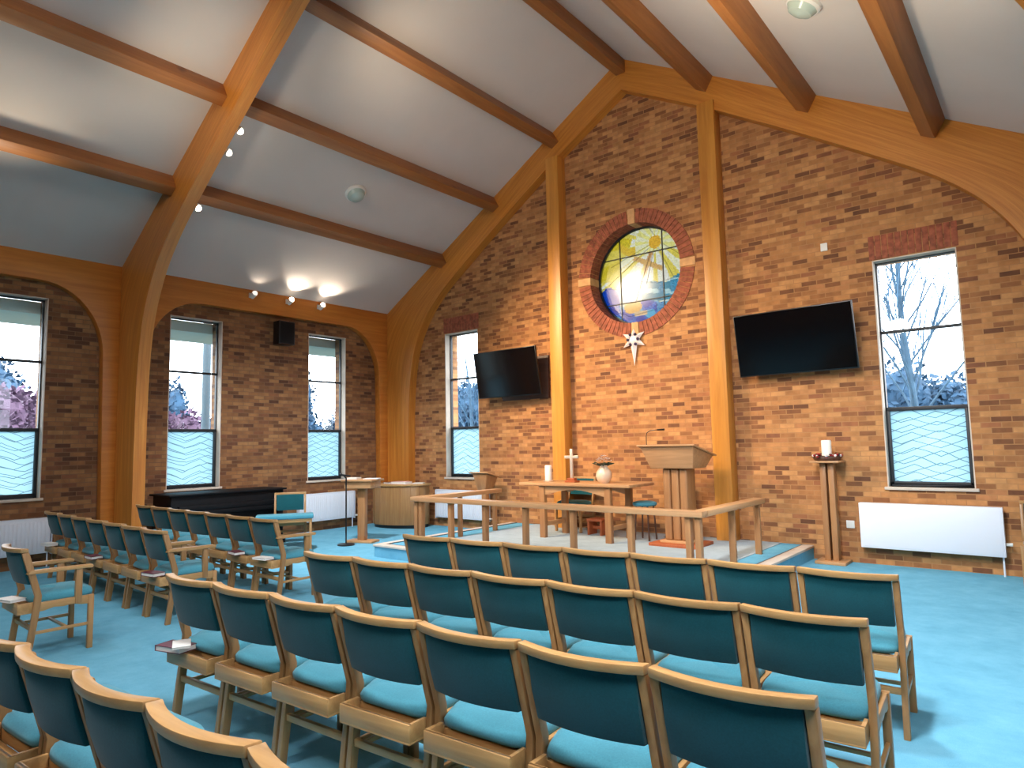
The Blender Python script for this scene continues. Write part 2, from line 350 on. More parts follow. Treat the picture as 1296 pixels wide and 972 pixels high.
# arched timber frames
SOF = catmull([(0, 6.90), (1.145, 6.25), (2.0, 5.72), (2.7, 5.27), (3.3, 4.87), (3.85, 4.49), (4.18, 4.21), (4.42, 3.95), (4.62, 3.64), (4.76, 3.32), (4.85, 2.95), (4.905, 2.5), (4.93, 1.9), (4.935, .9), (4.935, 0)], 5)
def arch(y0, y1, n, label, spread=0):
    root = empty('trim_%d' % n, (0, (y0 + y1) / 2, 0)); st(root, label, 'timber arch')
    h = abs(y1 - y0) / 2; XO = XW + .03; nS = len(SOF); kc = min(range(nS), key=lambda k: abs(SOF[k][1] - 4.15))
    for s in (-1, 1):
        vs, uvs, fs = [], [], []; u = 0
        for k, (x, z) in enumerate(SOF):
            if k: u += math.hypot(x - SOF[k - 1][0], z - SOF[k - 1][1])
            if k <= kc: xo = XO * (x / SOF[kc][0]); zo = cz(xo)
            else: xo = XO; zo = cz(XO) * z / SOF[kc][1]
            if s > 0: x += spread * (x / 4.9) ** 2
            w_ = math.hypot(xo - x, zo - z)
            for (a, b, v_) in ((x, z, 0), (xo, zo, w_)):
                for y in (-h, h): vs.append((s * a, y, b)); uvs.append((u, v_ + (.02 if y > 0 else 0)))
        for k in range(nS - 1):
            o = k * 4; q = o + 4   # 0 inner south,1 inner north,2 outer south,3 outer north
            fs += [(o, q, q + 2, o + 2), (o + 1, o + 3, q + 3, q + 1), (o, o + 1, q + 1, q), (o + 2, q + 2, q + 3, o + 3)]
        fs += [(0, 2, 3, 1), (nS * 4 - 4, nS * 4 - 3, nS * 4 - 1, nS * 4 - 2)]
        me = bpy.data.meshes.new('arch_half'); me.from_pydata(vs, [], fs); ul = me.uv_layers.new(name='UVMap')
        for lp_ in me.loops: ul.data[lp_.index].uv = uvs[lp_.vertex_index]
        for pf in me.polygons:   # soffit: spread the grain across the thickness
            ys = {round(vs[i][1], 3) for i in pf.vertices}
            if len(ys) == 2:
                for li in pf.loop_indices:
                    vi = me.loops[li].vertex_index; ul.data[li].uv = (uvs[vi][0], vs[vi][1] + 3)
        bm = bmesh.new(); bm.from_mesh(me); bmesh.ops.recalc_face_normals(bm, faces=bm.faces); bm.to_mesh(me); bm.free()
        me.materials.append(M['glulam_uv']); me.polygons.foreach_set('use_smooth', [True] * len(me.polygons)); me.set_sharp_from_angle(angle=R(35))
        o = bpy.data.objects.new('arch_half', me); COL.objects.link(o); o.parent = root
    return root
arch(-.17, .01, 1, 'golden laminated timber arch framing the brick gable wall')
arch(-5.12, -4.96, 2, 'golden laminated timber arch crossing the ceiling mid room', .15)
arch(-10.08, -9.92, 3, 'golden laminated timber arch behind the photographer')
# gable posts
tn = 4
for s, l in ((-1, 'tall timber post on gable wall beside the smaller tilted television'), (1, 'tall timber post on gable wall beside the larger wide television')):
    x = s * 1.328
    o = MB().box(x - .121, x + .121, -.215, .01, .0, cz(1.328) - .42).build('trim_%d' % tn, M['glulam'], bevel=.006); st(o, l, 'timber post'); tn += 1
# purlins
PX = [0, 1.38, 2.70, 4.02]
ang = math.atan(SL)
bays = [(-4.96, -.17), (-9.92, -5.12)]
slope_n = {0: 'ridge', 1: 'uppermost', 2: 'middle', 3: 'lowest'}
for bi, (ya, yb) in enumerate(bays):
    for i, xx in enumerate(PX):
        for s in ((-1, 1) if i else (1,)):
            x = s * xx; z = cz(x)
            if i == 0:
                mb = MB().box(-.08, .08, ya, yb, APEX - .25, APEX)
            else:
                rot = Matrix.Rotation(s * ang, 3, 'Y')
                mb = MB().box(x - .08, x + .08, ya, yb, z - .225, z + .01, rot=rot, piv=(x, 0, z))
            o = mb.build('trim_%d' % tn, M['purlin'], bevel=.005); tn += 1
            where = 'bay next to gable wall' if bi == 0 else 'bay nearer the photographer'
            sd = '' if i == 0 else (' on the speaker side' if s < 0 else ' on the larger television side')
            st(o, ('brown timber ridge beam, ' + where) if i == 0 else '%s brown purlin%s, %s' % (slope_n[i], sd, where), 'purlin')
# eave arches along the side walls
def eave(sgn, ya, yb, label):
    global tn
    def Q(c0, c1, z0, w, h, n=10): pass
    zt = 4.28; zi = 3.815; pw = .21; rw, rh = .80, .95
    pts = [(ya, 0), (ya, zt), (yb, zt), (yb, 0), (yb - pw + .05, 0), (yb - pw, zi - rh)]
    for k in range(1, 13):
        q = math.pi / 2 * k / 12; pts.append((yb - pw - rw * (1 - math.cos(q)) , zi - rh + rh * math.sin(q)))
    for k in range(0, 12):
        q = math.pi / 2 * (1 - k / 12); pts.append((ya + pw + rw * (1 - math.cos(q)), zi - rh + rh * math.sin(q)))
    pts += [(ya + pw, zi - rh), (ya + pw - .05, 0)]
    xa, xb = sorted((sgn * 5.55, sgn * 5.70))
    o = MB().prism(pts, 'x', xa, xb).build('trim_%d' % tn, M['glulam_y'], bevel=.006); tn += 1
    st(o, label, 'timber arch')
eave(-1, -4.96, -.17, 'arched eave beam over windows and black speaker on the side wall')
eave(-1, -9.92, -5.12, 'arched eave beam over the window nearest the photographer')
eave(1, -4.96, -.17, 'arched eave beam on the opposite side wall near gable')
eave(1, -9.92, -5.12, 'arched eave beam on the opposite side wall near photographer')

# ---------------------------------------------------------------- windows
def window(n, wall, a, b, label, rec=.12):
    """wall: 'g' gable (a,b are x), 'l'/'r' sides (a,b are y). Built local: u across, d outward depth, z up."""
    root = empty('window_%d' % n, (0, 0, 0)); st(root, label, 'window')
    def bx(mb, u0, u1, d0, d1, z0, z1):
        if wall == 'g': mb.box(u0, u1, d0, d1, z0, z1)
        elif wall == 'l': mb.box(-XW - d1, -XW - d0, u0, u1, z0, z1)
        else: mb.box(XW + d0, XW + d1, u0, u1, z0, z1)
        return mb
    fw = .026; d0, d1 = rec, rec + .06
    mb = MB()
    bx(mb, a, a + fw, d0, d1, WB, WT); bx(mb, b - fw, b, d0, d1, WB, WT)
    bx(mb, a, b, d0, d1, WT - fw, WT); bx(mb, a, b, d0, d1, WB, WB + .035)
    bx(mb, a, b, d0, d1, W1 - .022, W1 + .022); bx(mb, a, b, d0, d1, W2 - .016, W2 + .016)
    # thicker opening sash round the obscured pane
    bx(mb, a + fw, a + fw + .028, d0 - .012, d1, WB + .03, W1 - .02); bx(mb, b - fw - .028, b - fw, d0 - .012, d1, WB + .03, W1 - .02)
    bx(mb, a + fw, b - fw, d0 - .012, d1, WB + .03, WB + .058)
    mb.build('window_frame', M['frame'], root, bevel=.003)
    dm = rec + .03
    def quad(u0, u1, z0, z1):
        if wall == 'g': return MB().add([(u0, dm, z0), (u1, dm, z0), (u1, dm, z1), (u0, dm, z1)], [(0, 1, 2, 3)])
        X_ = -XW - dm if wall == 'l' else XW + dm
        return MB().add([(X_, u0, z0), (X_, u1, z0), (X_, u1, z1), (X_, u0, z1)], [(0, 1, 2, 3)])
    quad(a + fw, b - fw, W2 + .016, WT - fw).build('upper_pane', M['glass'], root, smooth=0)
    quad(a + fw, b - fw, W1 + .022, W2 - .016).build('middle_pane', M['glass'], root, smooth=0)
    p = quad(a + fw + .026, b - fw - .026, WB + .055, W1 - .022).build('etched_pane', M['etch_x' if wall == 'g' else 'etch_y'], root, smooth=0)
    p['label'] = 'obscured lower pane with zigzag lines'
    # painted reveal lining and sill
    mb = MB(); t_ = .012
    bx(mb, a, a + t_, .0, rec, WB, WT); bx(mb, b - t_, b, .0, rec, WB, WT); bx(mb, a, b, 0, rec, WT - t_, WT)
    mb.build('reveal', M['reveal'], root, smooth=0)
    bx(MB(), a - .03, b + .03, -.03, rec, WB - .035, WB).build('sill', M['reveal'], root, bevel=.004)
    if wall == 'g':   # red soldier course over the head
        mb = MB(); nb = 13; w = (b - a + .06) / nb
        for k in range(nb):
            u0 = a - .03 + k * w; bx(mb, u0 + .004, u0 + w - .004, -.006, .05, WT + .012, WT + .30)
        hd = mb.build('soldier_course', M['red_brick'], root, bevel=.003); hd['label'] = 'row of upright red bricks over the window'
    return root
window(1, 'g', *gw[0], 'tall narrow gable window partly behind the smaller tilted television')
window(2, 'g', *gw[1], 'tall narrow gable window above the white radiator, bare tree outside')
window(3, 'l', *yw[0], 'side wall window above black piano, lamp post outside')
window(4, 'l', *yw[1], 'side wall window between speaker and corner of gable')
window(5, 'l', *yw[2], 'side wall window cut by the photo edge beside timber column')
window(6, 'l', *yw[3], 'side wall window out of view beyond the photo edge')
for k, (a, b) in enumerate(yw):
    window(7 + k, 'r', a, b, 'window in the unseen side wall, number %s from the gable' % ('one', 'two', 'three', 'four')[[1, 0, 2, 3][k]])

# round stained glass window
rw_ = empty('window_11', (0, 0, CZ0)); st(rw_, 'round stained glass window with yellow sun and blue waves in red brick ring', 'window')
mb = MB(); nb = 76
for k in range(nb):
    q0 = 2 * math.pi * (k + .07) / nb; q1 = 2 * math.pi * (k + .93) / nb
    if any(abs(((k + .5) / nb * 4 - c + 2) % 4 - 2) < .07 for c in (0, 1, 2, 3)): continue
    ri, ro = CR - .005, .985
    mb.prism([(ri * math.cos(q0), ri * math.sin(q0)), (ro * math.cos(q0), ro * math.sin(q0)), (ro * math.cos(q1), ro * math.sin(q1)), (ri * math.cos(q1), ri * math.sin(q1))], 'y', -.012, .27)
o = mb.build('brick_ring', M['red_brick'], rw_, smooth=0); o['label'] = 'ring of radial red bricks'
mb = MB()
for c in range(4):
    q = math.pi / 2 * c; d = .072
    mb.prism([(r_ * math.cos(q + e), r_ * math.sin(q + e)) for r_, e in ((CR - .008, -d), (1.0, -d * .82), (1.0, d * .82), (CR - .008, d))], 'y', -.016, .27)
mb.build('keystone', M['pale_stone'], rw_, smooth=0)['label'] = 'four pale keystones in the ring'
GD = .26; GR = .765
# glass disc with colours per cell
def scol(u, v):
    # u right, v up in units of radius
    rnd = random.random()
    base = [(246, 236, 140), (240, 218, 92), (250, 244, 196), (230, 204, 52), (250, 248, 226)]
    du, dv = u - .32, v - .64
    ang_ = math.atan2(dv, du); ray = math.sin(ang_ * 13) + .5 * math.sin(ang_ * 29 + 1)
    dd = math.hypot(du, dv)
    c = base[2] if ray > .5 else (base[4] if ray > -.3 else base[1])
    if u + .15 * math.sin(v * 6) < -.35 and v > .0: c = base[3] if ray > -.2 else base[1]
    if dd < .45 and v > .45: c = base[0] if ray > 0 else base[2]
    if abs(u + .30) < .18 and abs(v - .62 - .1 * math.sin(u * 8)) < .09: c = (238, 196, 60)
    if dd < .135: c = (244, 186, 60)
    if v < .38 and u > -.1 and u < .6 and ray > .3 and v > -.2: c = (250, 244, 226)
    # diagonal cross
    x0, y0, x1, y1 = .23, .46, -.17, -.55
    tt = ((u - x0) * (x1 - x0) + (v - y0) * (y1 - y0)) / ((x1 - x0) ** 2 + (y1 - y0) ** 2)
    if 0 <= tt <= 1 and abs((u - x0) * (y1 - y0) - (v - y0) * (x1 - x0)) / math.hypot(x1 - x0, y1 - y0) < .045: c = (214, 160, 100)
    x0, y0, x1, y1 = -.17, .40, .47, .07
    tt = ((u - x0) * (x1 - x0) + (v - y0) * (y1 - y0)) / ((x1 - x0) ** 2 + (y1 - y0) ** 2)
    if 0 <= tt <= 1 and abs((u - x0) * (y1 - y0) - (v - y0) * (x1 - x0)) / math.hypot(x1 - x0, y1 - y0) < .05: c = (222, 172, 96)
    # sea
    wave = lambda k, p, a: a * math.sin(u * k + p)
    if u > -.02 and v < -.16 + wave(9, .5, .06) and v > -.56: c = (36, 146, 172) if math.sin(v * 26 + u * 5) > -.35 else (176, 220, 222)
    if u > .35 and -.2 > v > -.42 and math.sin(u * 20) > 0: c = (44, 150, 186)
    if u < -.52 and v < -.16 + wave(14, 0, .05): c = (14, 74, 186)
    if -.5 < v < -.3 and -.5 < u < -.08: c = (236, 232, 214) if ray > 0 else (214, 216, 226)
    if v < -.56 + wave(8, 1, .04):
        s_ = math.sin(u * 7 + v * 15) + .6 * math.sin(u * 17 - v * 6)
        c = (70, 186, 226) if s_ > .4 else ((24, 110, 206) if s_ > -.5 else (14, 58, 176))
        if u > .3: c = (120, 196, 220) if s_ > .0 else (60, 150, 200)
    if -.52 > v > -.74 and -.42 < u < .0 and math.hypot(u + .22, (v + .62) * 1.6) < .2: c = (244, 178, 76)
    if -.72 > v > -.82 and -.2 < u < .1: c = (240, 200, 150)
    k = .9 + .16 * rnd
    return tuple(min(255, x * k) for x in c)
N = 84; me = bpy.data.meshes.new('stained_glass'); vs = []; fs = []; cols = []; idx = {}
def vid(i, j):
    if (i, j) not in idx:
        u, v = -1 + 2 * i / N, -1 + 2 * j / N; r_ = math.hypot(u, v)
        if r_ > 1: u, v = u / r_, v / r_
        idx[(i, j)] = len(vs); vs.append((u * GR, GD, v * GR))
    return idx[(i, j)]
cellc = {}
for i in range(N):
    for j in range(N):
        u, v = -1 + 2 * (i + .5) / N, -1 + 2 * (j + .5) / N
        if math.hypot(u, v) > 1.0: continue
        fs.append((vid(i, j), vid(i + 1, j), vid(i + 1, j + 1), vid(i, j + 1)))
        ck = (i // 2, j // 2)
        cols.append(scol(u, v))
me.from_pydata(vs, [], fs); ca = me.color_attributes.new('Col', 'FLOAT_COLOR', 'CORNER')
flat = []
for c in cols: k_ = srgb(*c); flat += [k_[0] * .112, k_[1] * .112, k_[2] * .112, 1] * 4
ca.data.foreach_set('color', flat); me.materials.append(M['stained'])
o = bpy.data.objects.new('stained_glass', me); COL.objects.link(o); o.parent = rw_; o['label'] = 'coloured glass picture of sun, cross and sea'
mb = MB()
for u in (-.48, .48):
    hh = math.sqrt(1 - u * u) * GR; mb.box(u * GR - .007, u * GR + .007, GD - .012, GD + .008, -hh, hh)
for v in (.45, -.51):
    hh = math.sqrt(1 - v * v) * GR; mb.box(-hh, hh, GD - .012, GD + .008, v * GR - .007, v * GR + .007)
lead = [[(.23, .46), (-.17, -.55)], [(-1, -.12), (-.5, -.2), (-.1, -.5)], [(0, -.1), (.3, -.2), (.8, -.15)], [(-.8, -.55), (-.3, -.8), (.1, -.75), (.6, -.7)], [(.32, .78), (.2, 1)], [(.2, .6), (-.7, .3)], [(.2, .55), (-.8, -.1)], [(.3, .5), (.1, -.2)], [(.4, .5), (.7, -.15)], [(.46, .6), (.95, .2)]]
for pl in lead:
    for (a, b), (c, d) in zip(pl, pl[1:]):
        k = lambda u, v: (u * GR * min(1, .99 / max(1e-6, math.hypot(u, v))), GD - .004, v * GR * min(1, .99 / max(1e-6, math.hypot(u, v))))
        mb.cyl(k(a, b), k(c, d), .0028, n=5)
mb.build('lead_bars', M['frame'], rw_)
mb = MB()
ring = []
for k in range(72):
    q = 2 * math.pi * k / 72; c_, s_ = math.cos(q), math.sin(q)
    ring.append([(r_ * c_, y, r_ * s_) for r_, y in ((CR - .03, GD - .02), (CR, GD - .02), (CR, GD + .03), (CR - .03, GD + .03))])
mb.strip(ring + [ring[0]], caps=False); mb.build('rim', M['frame'], rw_)

# ---------------------------------------------------------------- dais
DH = .16
mb = MB().prism([(-2.50, -2.95), (2.36, -2.95), (2.36, 0), (-2.50, 0)], 'z', 0, DH)
dais = mb.build('floor_dais', M['carpet'], smooth=0); st(dais, 'low carpeted dais in front of the gable wall', 'dais')
o = MB().box(-1.98, 1.98, -2.55, -.01, DH - .01, DH + .006).build('inner_carpet', M['carpet_pale'], dais, smooth=0); o['label'] = 'pale grey-blue carpet inside the rail'
mb = MB(); nw = .13
mb.box(-2.515, 2.375, -2.965, -2.965 + nw, DH - .02, DH + .008); mb.box(2.375 - nw, 2.375, -2.84, -.02, DH - .02, DH + .008); mb.box(-2.515, -2.515 + nw, -2.84, -.02, DH - .02, DH + .008)
o = mb.build('nosing', M['reveal'], dais, bevel=.003); o['label'] = 'pale wooden edging strip'
mb = MB(); e = .012
mb.box(-2.515 + nw, 2.375 - nw, -2.965 + nw, -2.965 + nw + e, DH, DH + .009); mb.box(2.375 - nw - e, 2.375 - nw, -2.84, -.02, DH, DH + .009); mb.box(-2.515 + nw, -2.515 + nw + e, -2.84, -.02, DH, DH + .009)
mb.build('inlay', M['black'], dais, smooth=0)

# ---------------------------------------------------------------- chairs
CW = .472
def arcy(x, sag=.05, hw=CW / 2): return -sag * (1 - (x / hw) ** 2)
def sect_loft(xs, sec):
    """loft a (y,z) section along x; sec(x)->list of (y,z)"""
    return [[(x, y, z) for y, z in sec(x)] for x in xs]
XS = [-CW / 2 + CW * k / 12 for k in range(13)]
def make_chair(name, arms=(), tray=True):
    root = empty(name, (0, 0, 0)); oak, ox, oy = M['oak'], M['oak_x'], M['oak_y']
    # backrest curved top rail, thick timber bowed to the rear
    MB().strip(sect_loft(XS, lambda x: [(arcy(x) + .0, .773), (arcy(x) + .05, .770), (arcy(x) + .046, .800), (arcy(x) - .004, .804)])).build('top_rail', ox, root, bevel=.004)
    xi = [-.202 + .404 * k / 12 for k in range(13)]
    yb = lambda z: .013 + (.80 - z) * .245
    MB().strip(sect_loft(xi, lambda x: [(arcy(x, .043) + yb(.535) - .004, .535), (arcy(x, .043) + yb(.535) + .034, .532), (arcy(x, .043) + yb(.64) + .037, .64), (arcy(x, .043) + yb(.773) + .03, .773), (arcy(x, .043) + yb(.773) - .002, .773), (arcy(x, .043) + yb(.64) - .012, .64)])).build('backrest', M['teal_back_shaded'], root, bevel=.006)
    for s in (-1, 1):
        x0, x1 = sorted((s * (CW / 2 - .03), s * CW / 2))
        side_ = [(.045, 0), (.088, 0), (.135, .36), (.142, .45), (.052, .77), (.006, .77), (.098, .45), (.09, .36)]
        MB().prism(side_, 'x', x0, x1).build('leg', oak, root, bevel=.004)
        MB().box(x0 - .002, x1 + .002, .445, .483, 0, .40).build('leg', oak, root, bevel=.004)
        ap = [(.13, .40), (.45, .40), (.45, .335), (.40, .337), (.34, .352), (.28, .345), (.22, .352), (.16, .337), (.13, .335)]
        MB().prism(ap, 'x', x0 + .004, x1 - .004).build('side_rail', oy, root, bevel=.003)
        MB().box(x0 + .006, x1 - .006, .10, .46, .175, .197).build('stretcher', oy, root, bevel=.003)
    # seat cushion: soft box with rounded edges
    nx, ny = 12, 12; top = []; hw = .214; y0, y1 = .085, .498
    prof = []
    mb = MB()
    def P(a, b, zt):
        # superellipse rounding
        return (a * hw, (y0 + y1) / 2 + b * (y1 - y0) / 2, zt)
    lv = [(.90, .385), (.985, .395), (1.0, .415), (.985, .435), (.94, .450), (.80, .461), (.5, .466), (.01, .468)]
    rings = []
    for k, z in lv:
        ring = []
        for q in range(40):
            t_ = 2 * math.pi * q / 40; c_, s_ = math.cos(t_), math.sin(t_); n_ = 7
            r_ = (abs(c_) ** n_ + abs(s_) ** n_) ** (-1 / n_)
            ring.append(P(c_ * r_ * k, s_ * r_ * k, z - (.012 if s_ < -.5 and k < .99 and z > .43 else 0)))
        rings.append(ring)
    mb.strip(rings).build('seat', M['teal_seat_lit'], root, smooth=60)
    MB().box(-CW / 2 + .03, CW / 2 - .03, .455, .478, .335, .39).build('front_rail', ox, root, bevel=.003)
    MB().box(-CW / 2 + .03, CW / 2 - .03, .10, .12, .335, .385).build('rear_rail', ox, root, bevel=.003)
    MB().box(-CW / 2 + .03, CW / 2 - .03, .082, .104, .20, .232).build('stretcher', ox, root, bevel=.003)
    MB().box(-CW / 2 + .03, CW / 2 - .03, .30, .32, .178, .196).build('stretcher', ox, root, bevel=.003)
    if tray:
        mb = MB().box(-.205, .205, .0, .016, .335, .405).box(-.205, -.189, .016, .10, .335, .405).box(.189, .205, .016, .10, .335, .405).box(-.205, .205, .0, .10, .327, .337)
        mb.build('book_tray', ox, root, bevel=.003)
    for s in arms:
        xa = s * (CW / 2 - .012)
        a = MB().prism([(.04, .612), (.46, .605), (.47, .618), (.46, .632), (.06, .640)], 'x', xa - .028, xa + .028).build('armrest', oy, root, bevel=.006)
        MB().box(xa - .016, xa + .016, .355, .40, .35, .612).build('arm_post', oak, root, bevel=.004)
    return root
proto = {}
used = set()
def chair(kind, x, y, rz, label, group, z=0):
    if kind not in proto:
        arms = {'plain': (), 'r': (1,), 'both': (-1, 1), 'free': ()}[kind]
        proto[kind] = make_chair('armchair' if arms else 'chapel_chair', arms, kind != 'free')
        o = proto[kind]
    else: o = copy_tree(proto[kind])
    o.location = (x, y, z); o.rotation_euler = (0, 0, rz); tag(o, label, 'chair', group); return o
def row(xa, ya, xb, yb, n, fn, group, first=0, last=None, kinds={}):
    a = math.atan2(yb - ya, xb - xa); out = []
    for k in range(first, n if last is None else last):
        t_ = (k + .5) / n; x, y = xa + (xb - xa) * t_, ya + (yb - ya) * t_
        out.append(chair(kinds.get(k, 'plain'), x, y, a + R(random.uniform(-.5, .5)), fn(k), group))
    return out
ordn = ['first', 'second', 'third', 'fourth', 'fifth', 'sixth', 'seventh']
def lab(rowname, n):
    def f(k):
        if k == 0: return 'teal wooden chair in %s, at the centre aisle end' % rowname
        if k == n - 1: return 'teal wooden chair in %s, at the open blue carpet end' % rowname
        return 'teal wooden chair in %s, %s from the centre aisle' % (rowname, ordn[k])
    return f
row(.785, -5.305, 4.155, -5.03, 7, lab('front row below the communion rail', 7), 'chairs in the row before the communion rail')
row(.86, -6.235, 4.21, -6.0, 7, lab('second row from the communion rail', 7), 'chairs in the second row from the communion rail')
R3 = row(.885, -7.135, 4.275, -6.92, 7, lab('third row from the communion rail', 7), 'chairs in the third row from the communion rail')
row(.90, -8.12, 4.28, -7.92, 7, lambda k: 'teal wooden chair in fourth row, nearest the photographer, %s from the centre aisle' % ordn[k], 'chairs in the nearest row', 1, 6)
def labL(rowname, n):
    def f(k):
        j = n - 1 - k
        if j == 0: return 'teal armchair ending %s at the centre aisle' % rowname
        if k == 0: return 'teal wooden chair in %s, at the side wall end' % rowname
        return 'teal wooden chair in %s, %s from the centre aisle' % (rowname, ordn[j])
    return f
L1 = row(-4.60, -5.20, -1.13, -5.27, 7, labL('side block row nearest the piano', 7), 'chairs in the side block front row', kinds={6: 'r'})
L2 = row(-4.70, -6.18, -1.19, -6.28, 7, labL('side block second row from the piano', 7), 'chairs in the side block second row', kinds={6: 'both'})
chair('both', -1.27, -7.325, R(-1), 'teal armchair by the photo edge, third side block row, facing empty carpet', 'chairs in the side block third row')
# loose chairs
chair('free', -4.60, -2.93, R(-122), 'teal chair standing alone in front of the black piano', 'loose chairs')
pb = empty('piano_bench', (-4.03, -3.37, 0), R(57), 'low teal topped bench with thin legs in front of the piano', 'bench')
MB().box(-.40, .40, -.17, .17, .47, .53).build('seat_pad', M['teal_seat_lit'], pb, bevel=.015, seg=3)
MB().box(-.38, .38, -.15, .15, .42, .47).build('apron', M['oak_x'], pb, bevel=.004)
for sx in (-1, 1):
    for sy in (-1, 1): MB().box(sx * .36 - .018, sx * .36 + .018, sy * .13 - .018, sy * .13 + .018, 0, .42).build('leg', M['oak'], pb, bevel=.003)
chair('free', 4.68, -.12, R(180), 'teal chair beside the radiator cut by the photo edge', 'loose chairs')
chair('free', -.95, -.08, R(180), 'teal chair behind the communion table, against gable wall', 'loose chairs', DH)
rs = empty('round_stool', (.40, -.66, DH), 0, 'round teal topped stool with thin legs between communion table and pulpit', 'stool')
MB().lathe([(0, .46), (.15, .46), (.165, .48), (.16, .505), (.12, .52), (0, .524)]).build('seat', M['teal_seat_lit'], rs)
for k in range(4):
    q = math.pi / 4 + k * math.pi / 2; MB().cyl((.15 * math.cos(q), .15 * math.sin(q), 0), (.12 * math.cos(q), .12 * math.sin(q), .47), .012, n=8).build('leg', M['dark_wood'], rs)

# ---------------------------------------------------------------- communion rail
rail = empty('communion_rail', (0, -2.6, DH), 0, 'oak communion rail with flat top running round the dais', 'rail')
rt = .80 - DH
def rp(mb, *a): return mb
MB().box(-2.09, 2.10, -.07, .07, rt - .06, rt).build('top_board', M['oak_mx'], rail, bevel=.006)
for s in (-1, 1): MB().box(s * 2.03 - .07, s * 2.03 + .07, .07, 1.72, rt - .06, rt).build('return_board', M['oak_my'], rail, bevel=.006)
for x in (-2.02, -1.93, -1.37, -.77, -.13, .55, 1.28, 1.93, 2.03):
    MB().box(x - .028, x + .028, -.035, .035, 0, rt - .045).build('post', M['oak_m'], rail, bevel=.004)
for s in (-1, 1):
    for y in (.85, 1.62):
        MB().box(s * 2.03 - .035, s * 2.03 + .035, y - .02, y + .02, 0, rt - .045).build('post', M['oak_m'], rail, bevel=.004)

# ---------------------------------------------------------------- communion table
ct = empty('communion_table', (-.38, -.93, DH), 0, 'oak communion table with overhanging top carrying silver cross and vase', 'table')
MB().box(-.92, .90, -.34, .34, .735, .775).build('table_top', M['oak_mx'], ct, bevel=.008)
for sx in (-1, 1):
    for sy in (-1, 1): MB().box(sx * .54 - .045, sx * .54 + .045, sy * .27 - .035, sy * .27 + .035, 0, .735).build('leg', M['oak_m'], ct, bevel=.005)
    MB().box(sx * .54 - .02, sx * .54 + .02, -.24, .24, .16, .22).build('stretcher', M['oak_my'], ct, bevel=.004)
for sy in (-1, 1):
    pts = [(-.50, .735), (.50, .735), (.50, .60)] + [(.5 - 1.0 * k / 10, .60 + .085 * math.sin(math.pi * k / 10)) for k in range(1, 10)] + [(-.50, .60)]
    MB().prism(pts, 'y', sy * .27 - .015, sy * .27 + .015).build('apron', M['oak_mx'], ct, bevel=.003)
TT = DH + .775
cr = empty('altar_cross', (-.55, -1.0, TT), 0, 'pale metal cross on stepped base standing on communion table', 'cross')
MB().box(-.09, .09, -.06, .06, 0, .025).box(-.06, .06, -.04, .04, .025, .06).build('base', M['red_wood'], cr, bevel=.004)
MB().box(-.022, .022, -.012, .012, .06, .47).build('upright', M['brass'], cr, bevel=.003)
MB().box(-.115, .115, -.011, .011, .335, .375).build('crossbar', M['brass'], cr, bevel=.003)
cn = empty('pillar_candle', (-1.0, -.95, TT), 0, 'white pillar candle standing on the communion table beside the cross', 'candle')
MB().lathe([(0, 0), (.07, 0), (.075, .012), (.06, .02), (0, .02)]).build('dish', M['brass'], cn)
MB().lathe([(0, .02), (.048, .02), (.05, .03), (.05, .225), (.044, .235), (.02, .228), (0, .225)], n=20).build('wax', M['wax'], cn)
MB().cyl((0, 0, .22), (0, 0, .25), .002, n=5).build('wick', M['black'], cn)
va = empty('flower_vase', (-.02, -1.0, TT), 0, 'round pale vase of white flowers on the communion table', 'vase')
MB().lathe([(0, 0), (.06, 0), (.098, .045), (.112, .10), (.10, .15), (.07, .195), (.05, .22), (.058, .24), (.048, .24), (.042, .22), (0, .19)]).build('vase_body', M['glaze'], va)
mb = MB()
for k in range(16):
    q = k * 2.4; r_ = .04 + .075 * random.random(); mb.add([(r_ * math.cos(q) * .3, r_ * math.sin(q) * .3, .22), (r_ * math.cos(q) * 1.3 - .03, r_ * math.sin(q) * 1.3, .25 + .05 * random.random()), (r_ * math.cos(q) * 1.9, r_ * math.sin(q) * 1.9, .27), (r_ * math.cos(q) * 1.3 + .03, r_ * math.sin(q) * 1.3 + .02, .26)], [(0, 1, 2, 3)])
mb.build('leaf', M['leafd'], va, smooth=0)
mb = MB()
for k in range(20):
    q = k * 2.4; r_ = .10 * math.sqrt((k + .5) / 20); c = (r_ * math.cos(q), r_ * math.sin(q), .29 + .09 * (1 - r_ / .1) + .02 * random.random())
    for j in range(6):
        a = j * math.pi / 3; mb.add([c, (c[0] + .02 * math.cos(a - .4), c[1] + .02 * math.sin(a - .4), c[2] + .008), (c[0] + .034 * math.cos(a), c[1] + .034 * math.sin(a), c[2] + .004), (c[0] + .02 * math.cos(a + .4), c[1] + .02 * math.sin(a + .4), c[2] + .008)], [(0, 1, 2, 3)])
mb.build('flower', M['flowerw'], va, smooth=0)
lay = empty('red_box_stool', (-.42, -.55, DH), 0, 'small red-brown wooden stool seen under the communion table', 'stool')
MB().box(-.13, .13, -.12, .12, .20, .235).build('seat', M['red_wood'], lay, bevel=.005)
for s in (-1, 1): MB().box(s * .105 - .015, s * .105 + .015, -.11, .11, 0, .20).build('leg', M['red_wood'], lay, bevel=.004)
MB().box(-.09, .09, -.012, .012, .08, .13).build('stretcher', M['red_wood'], lay, bevel=.003)
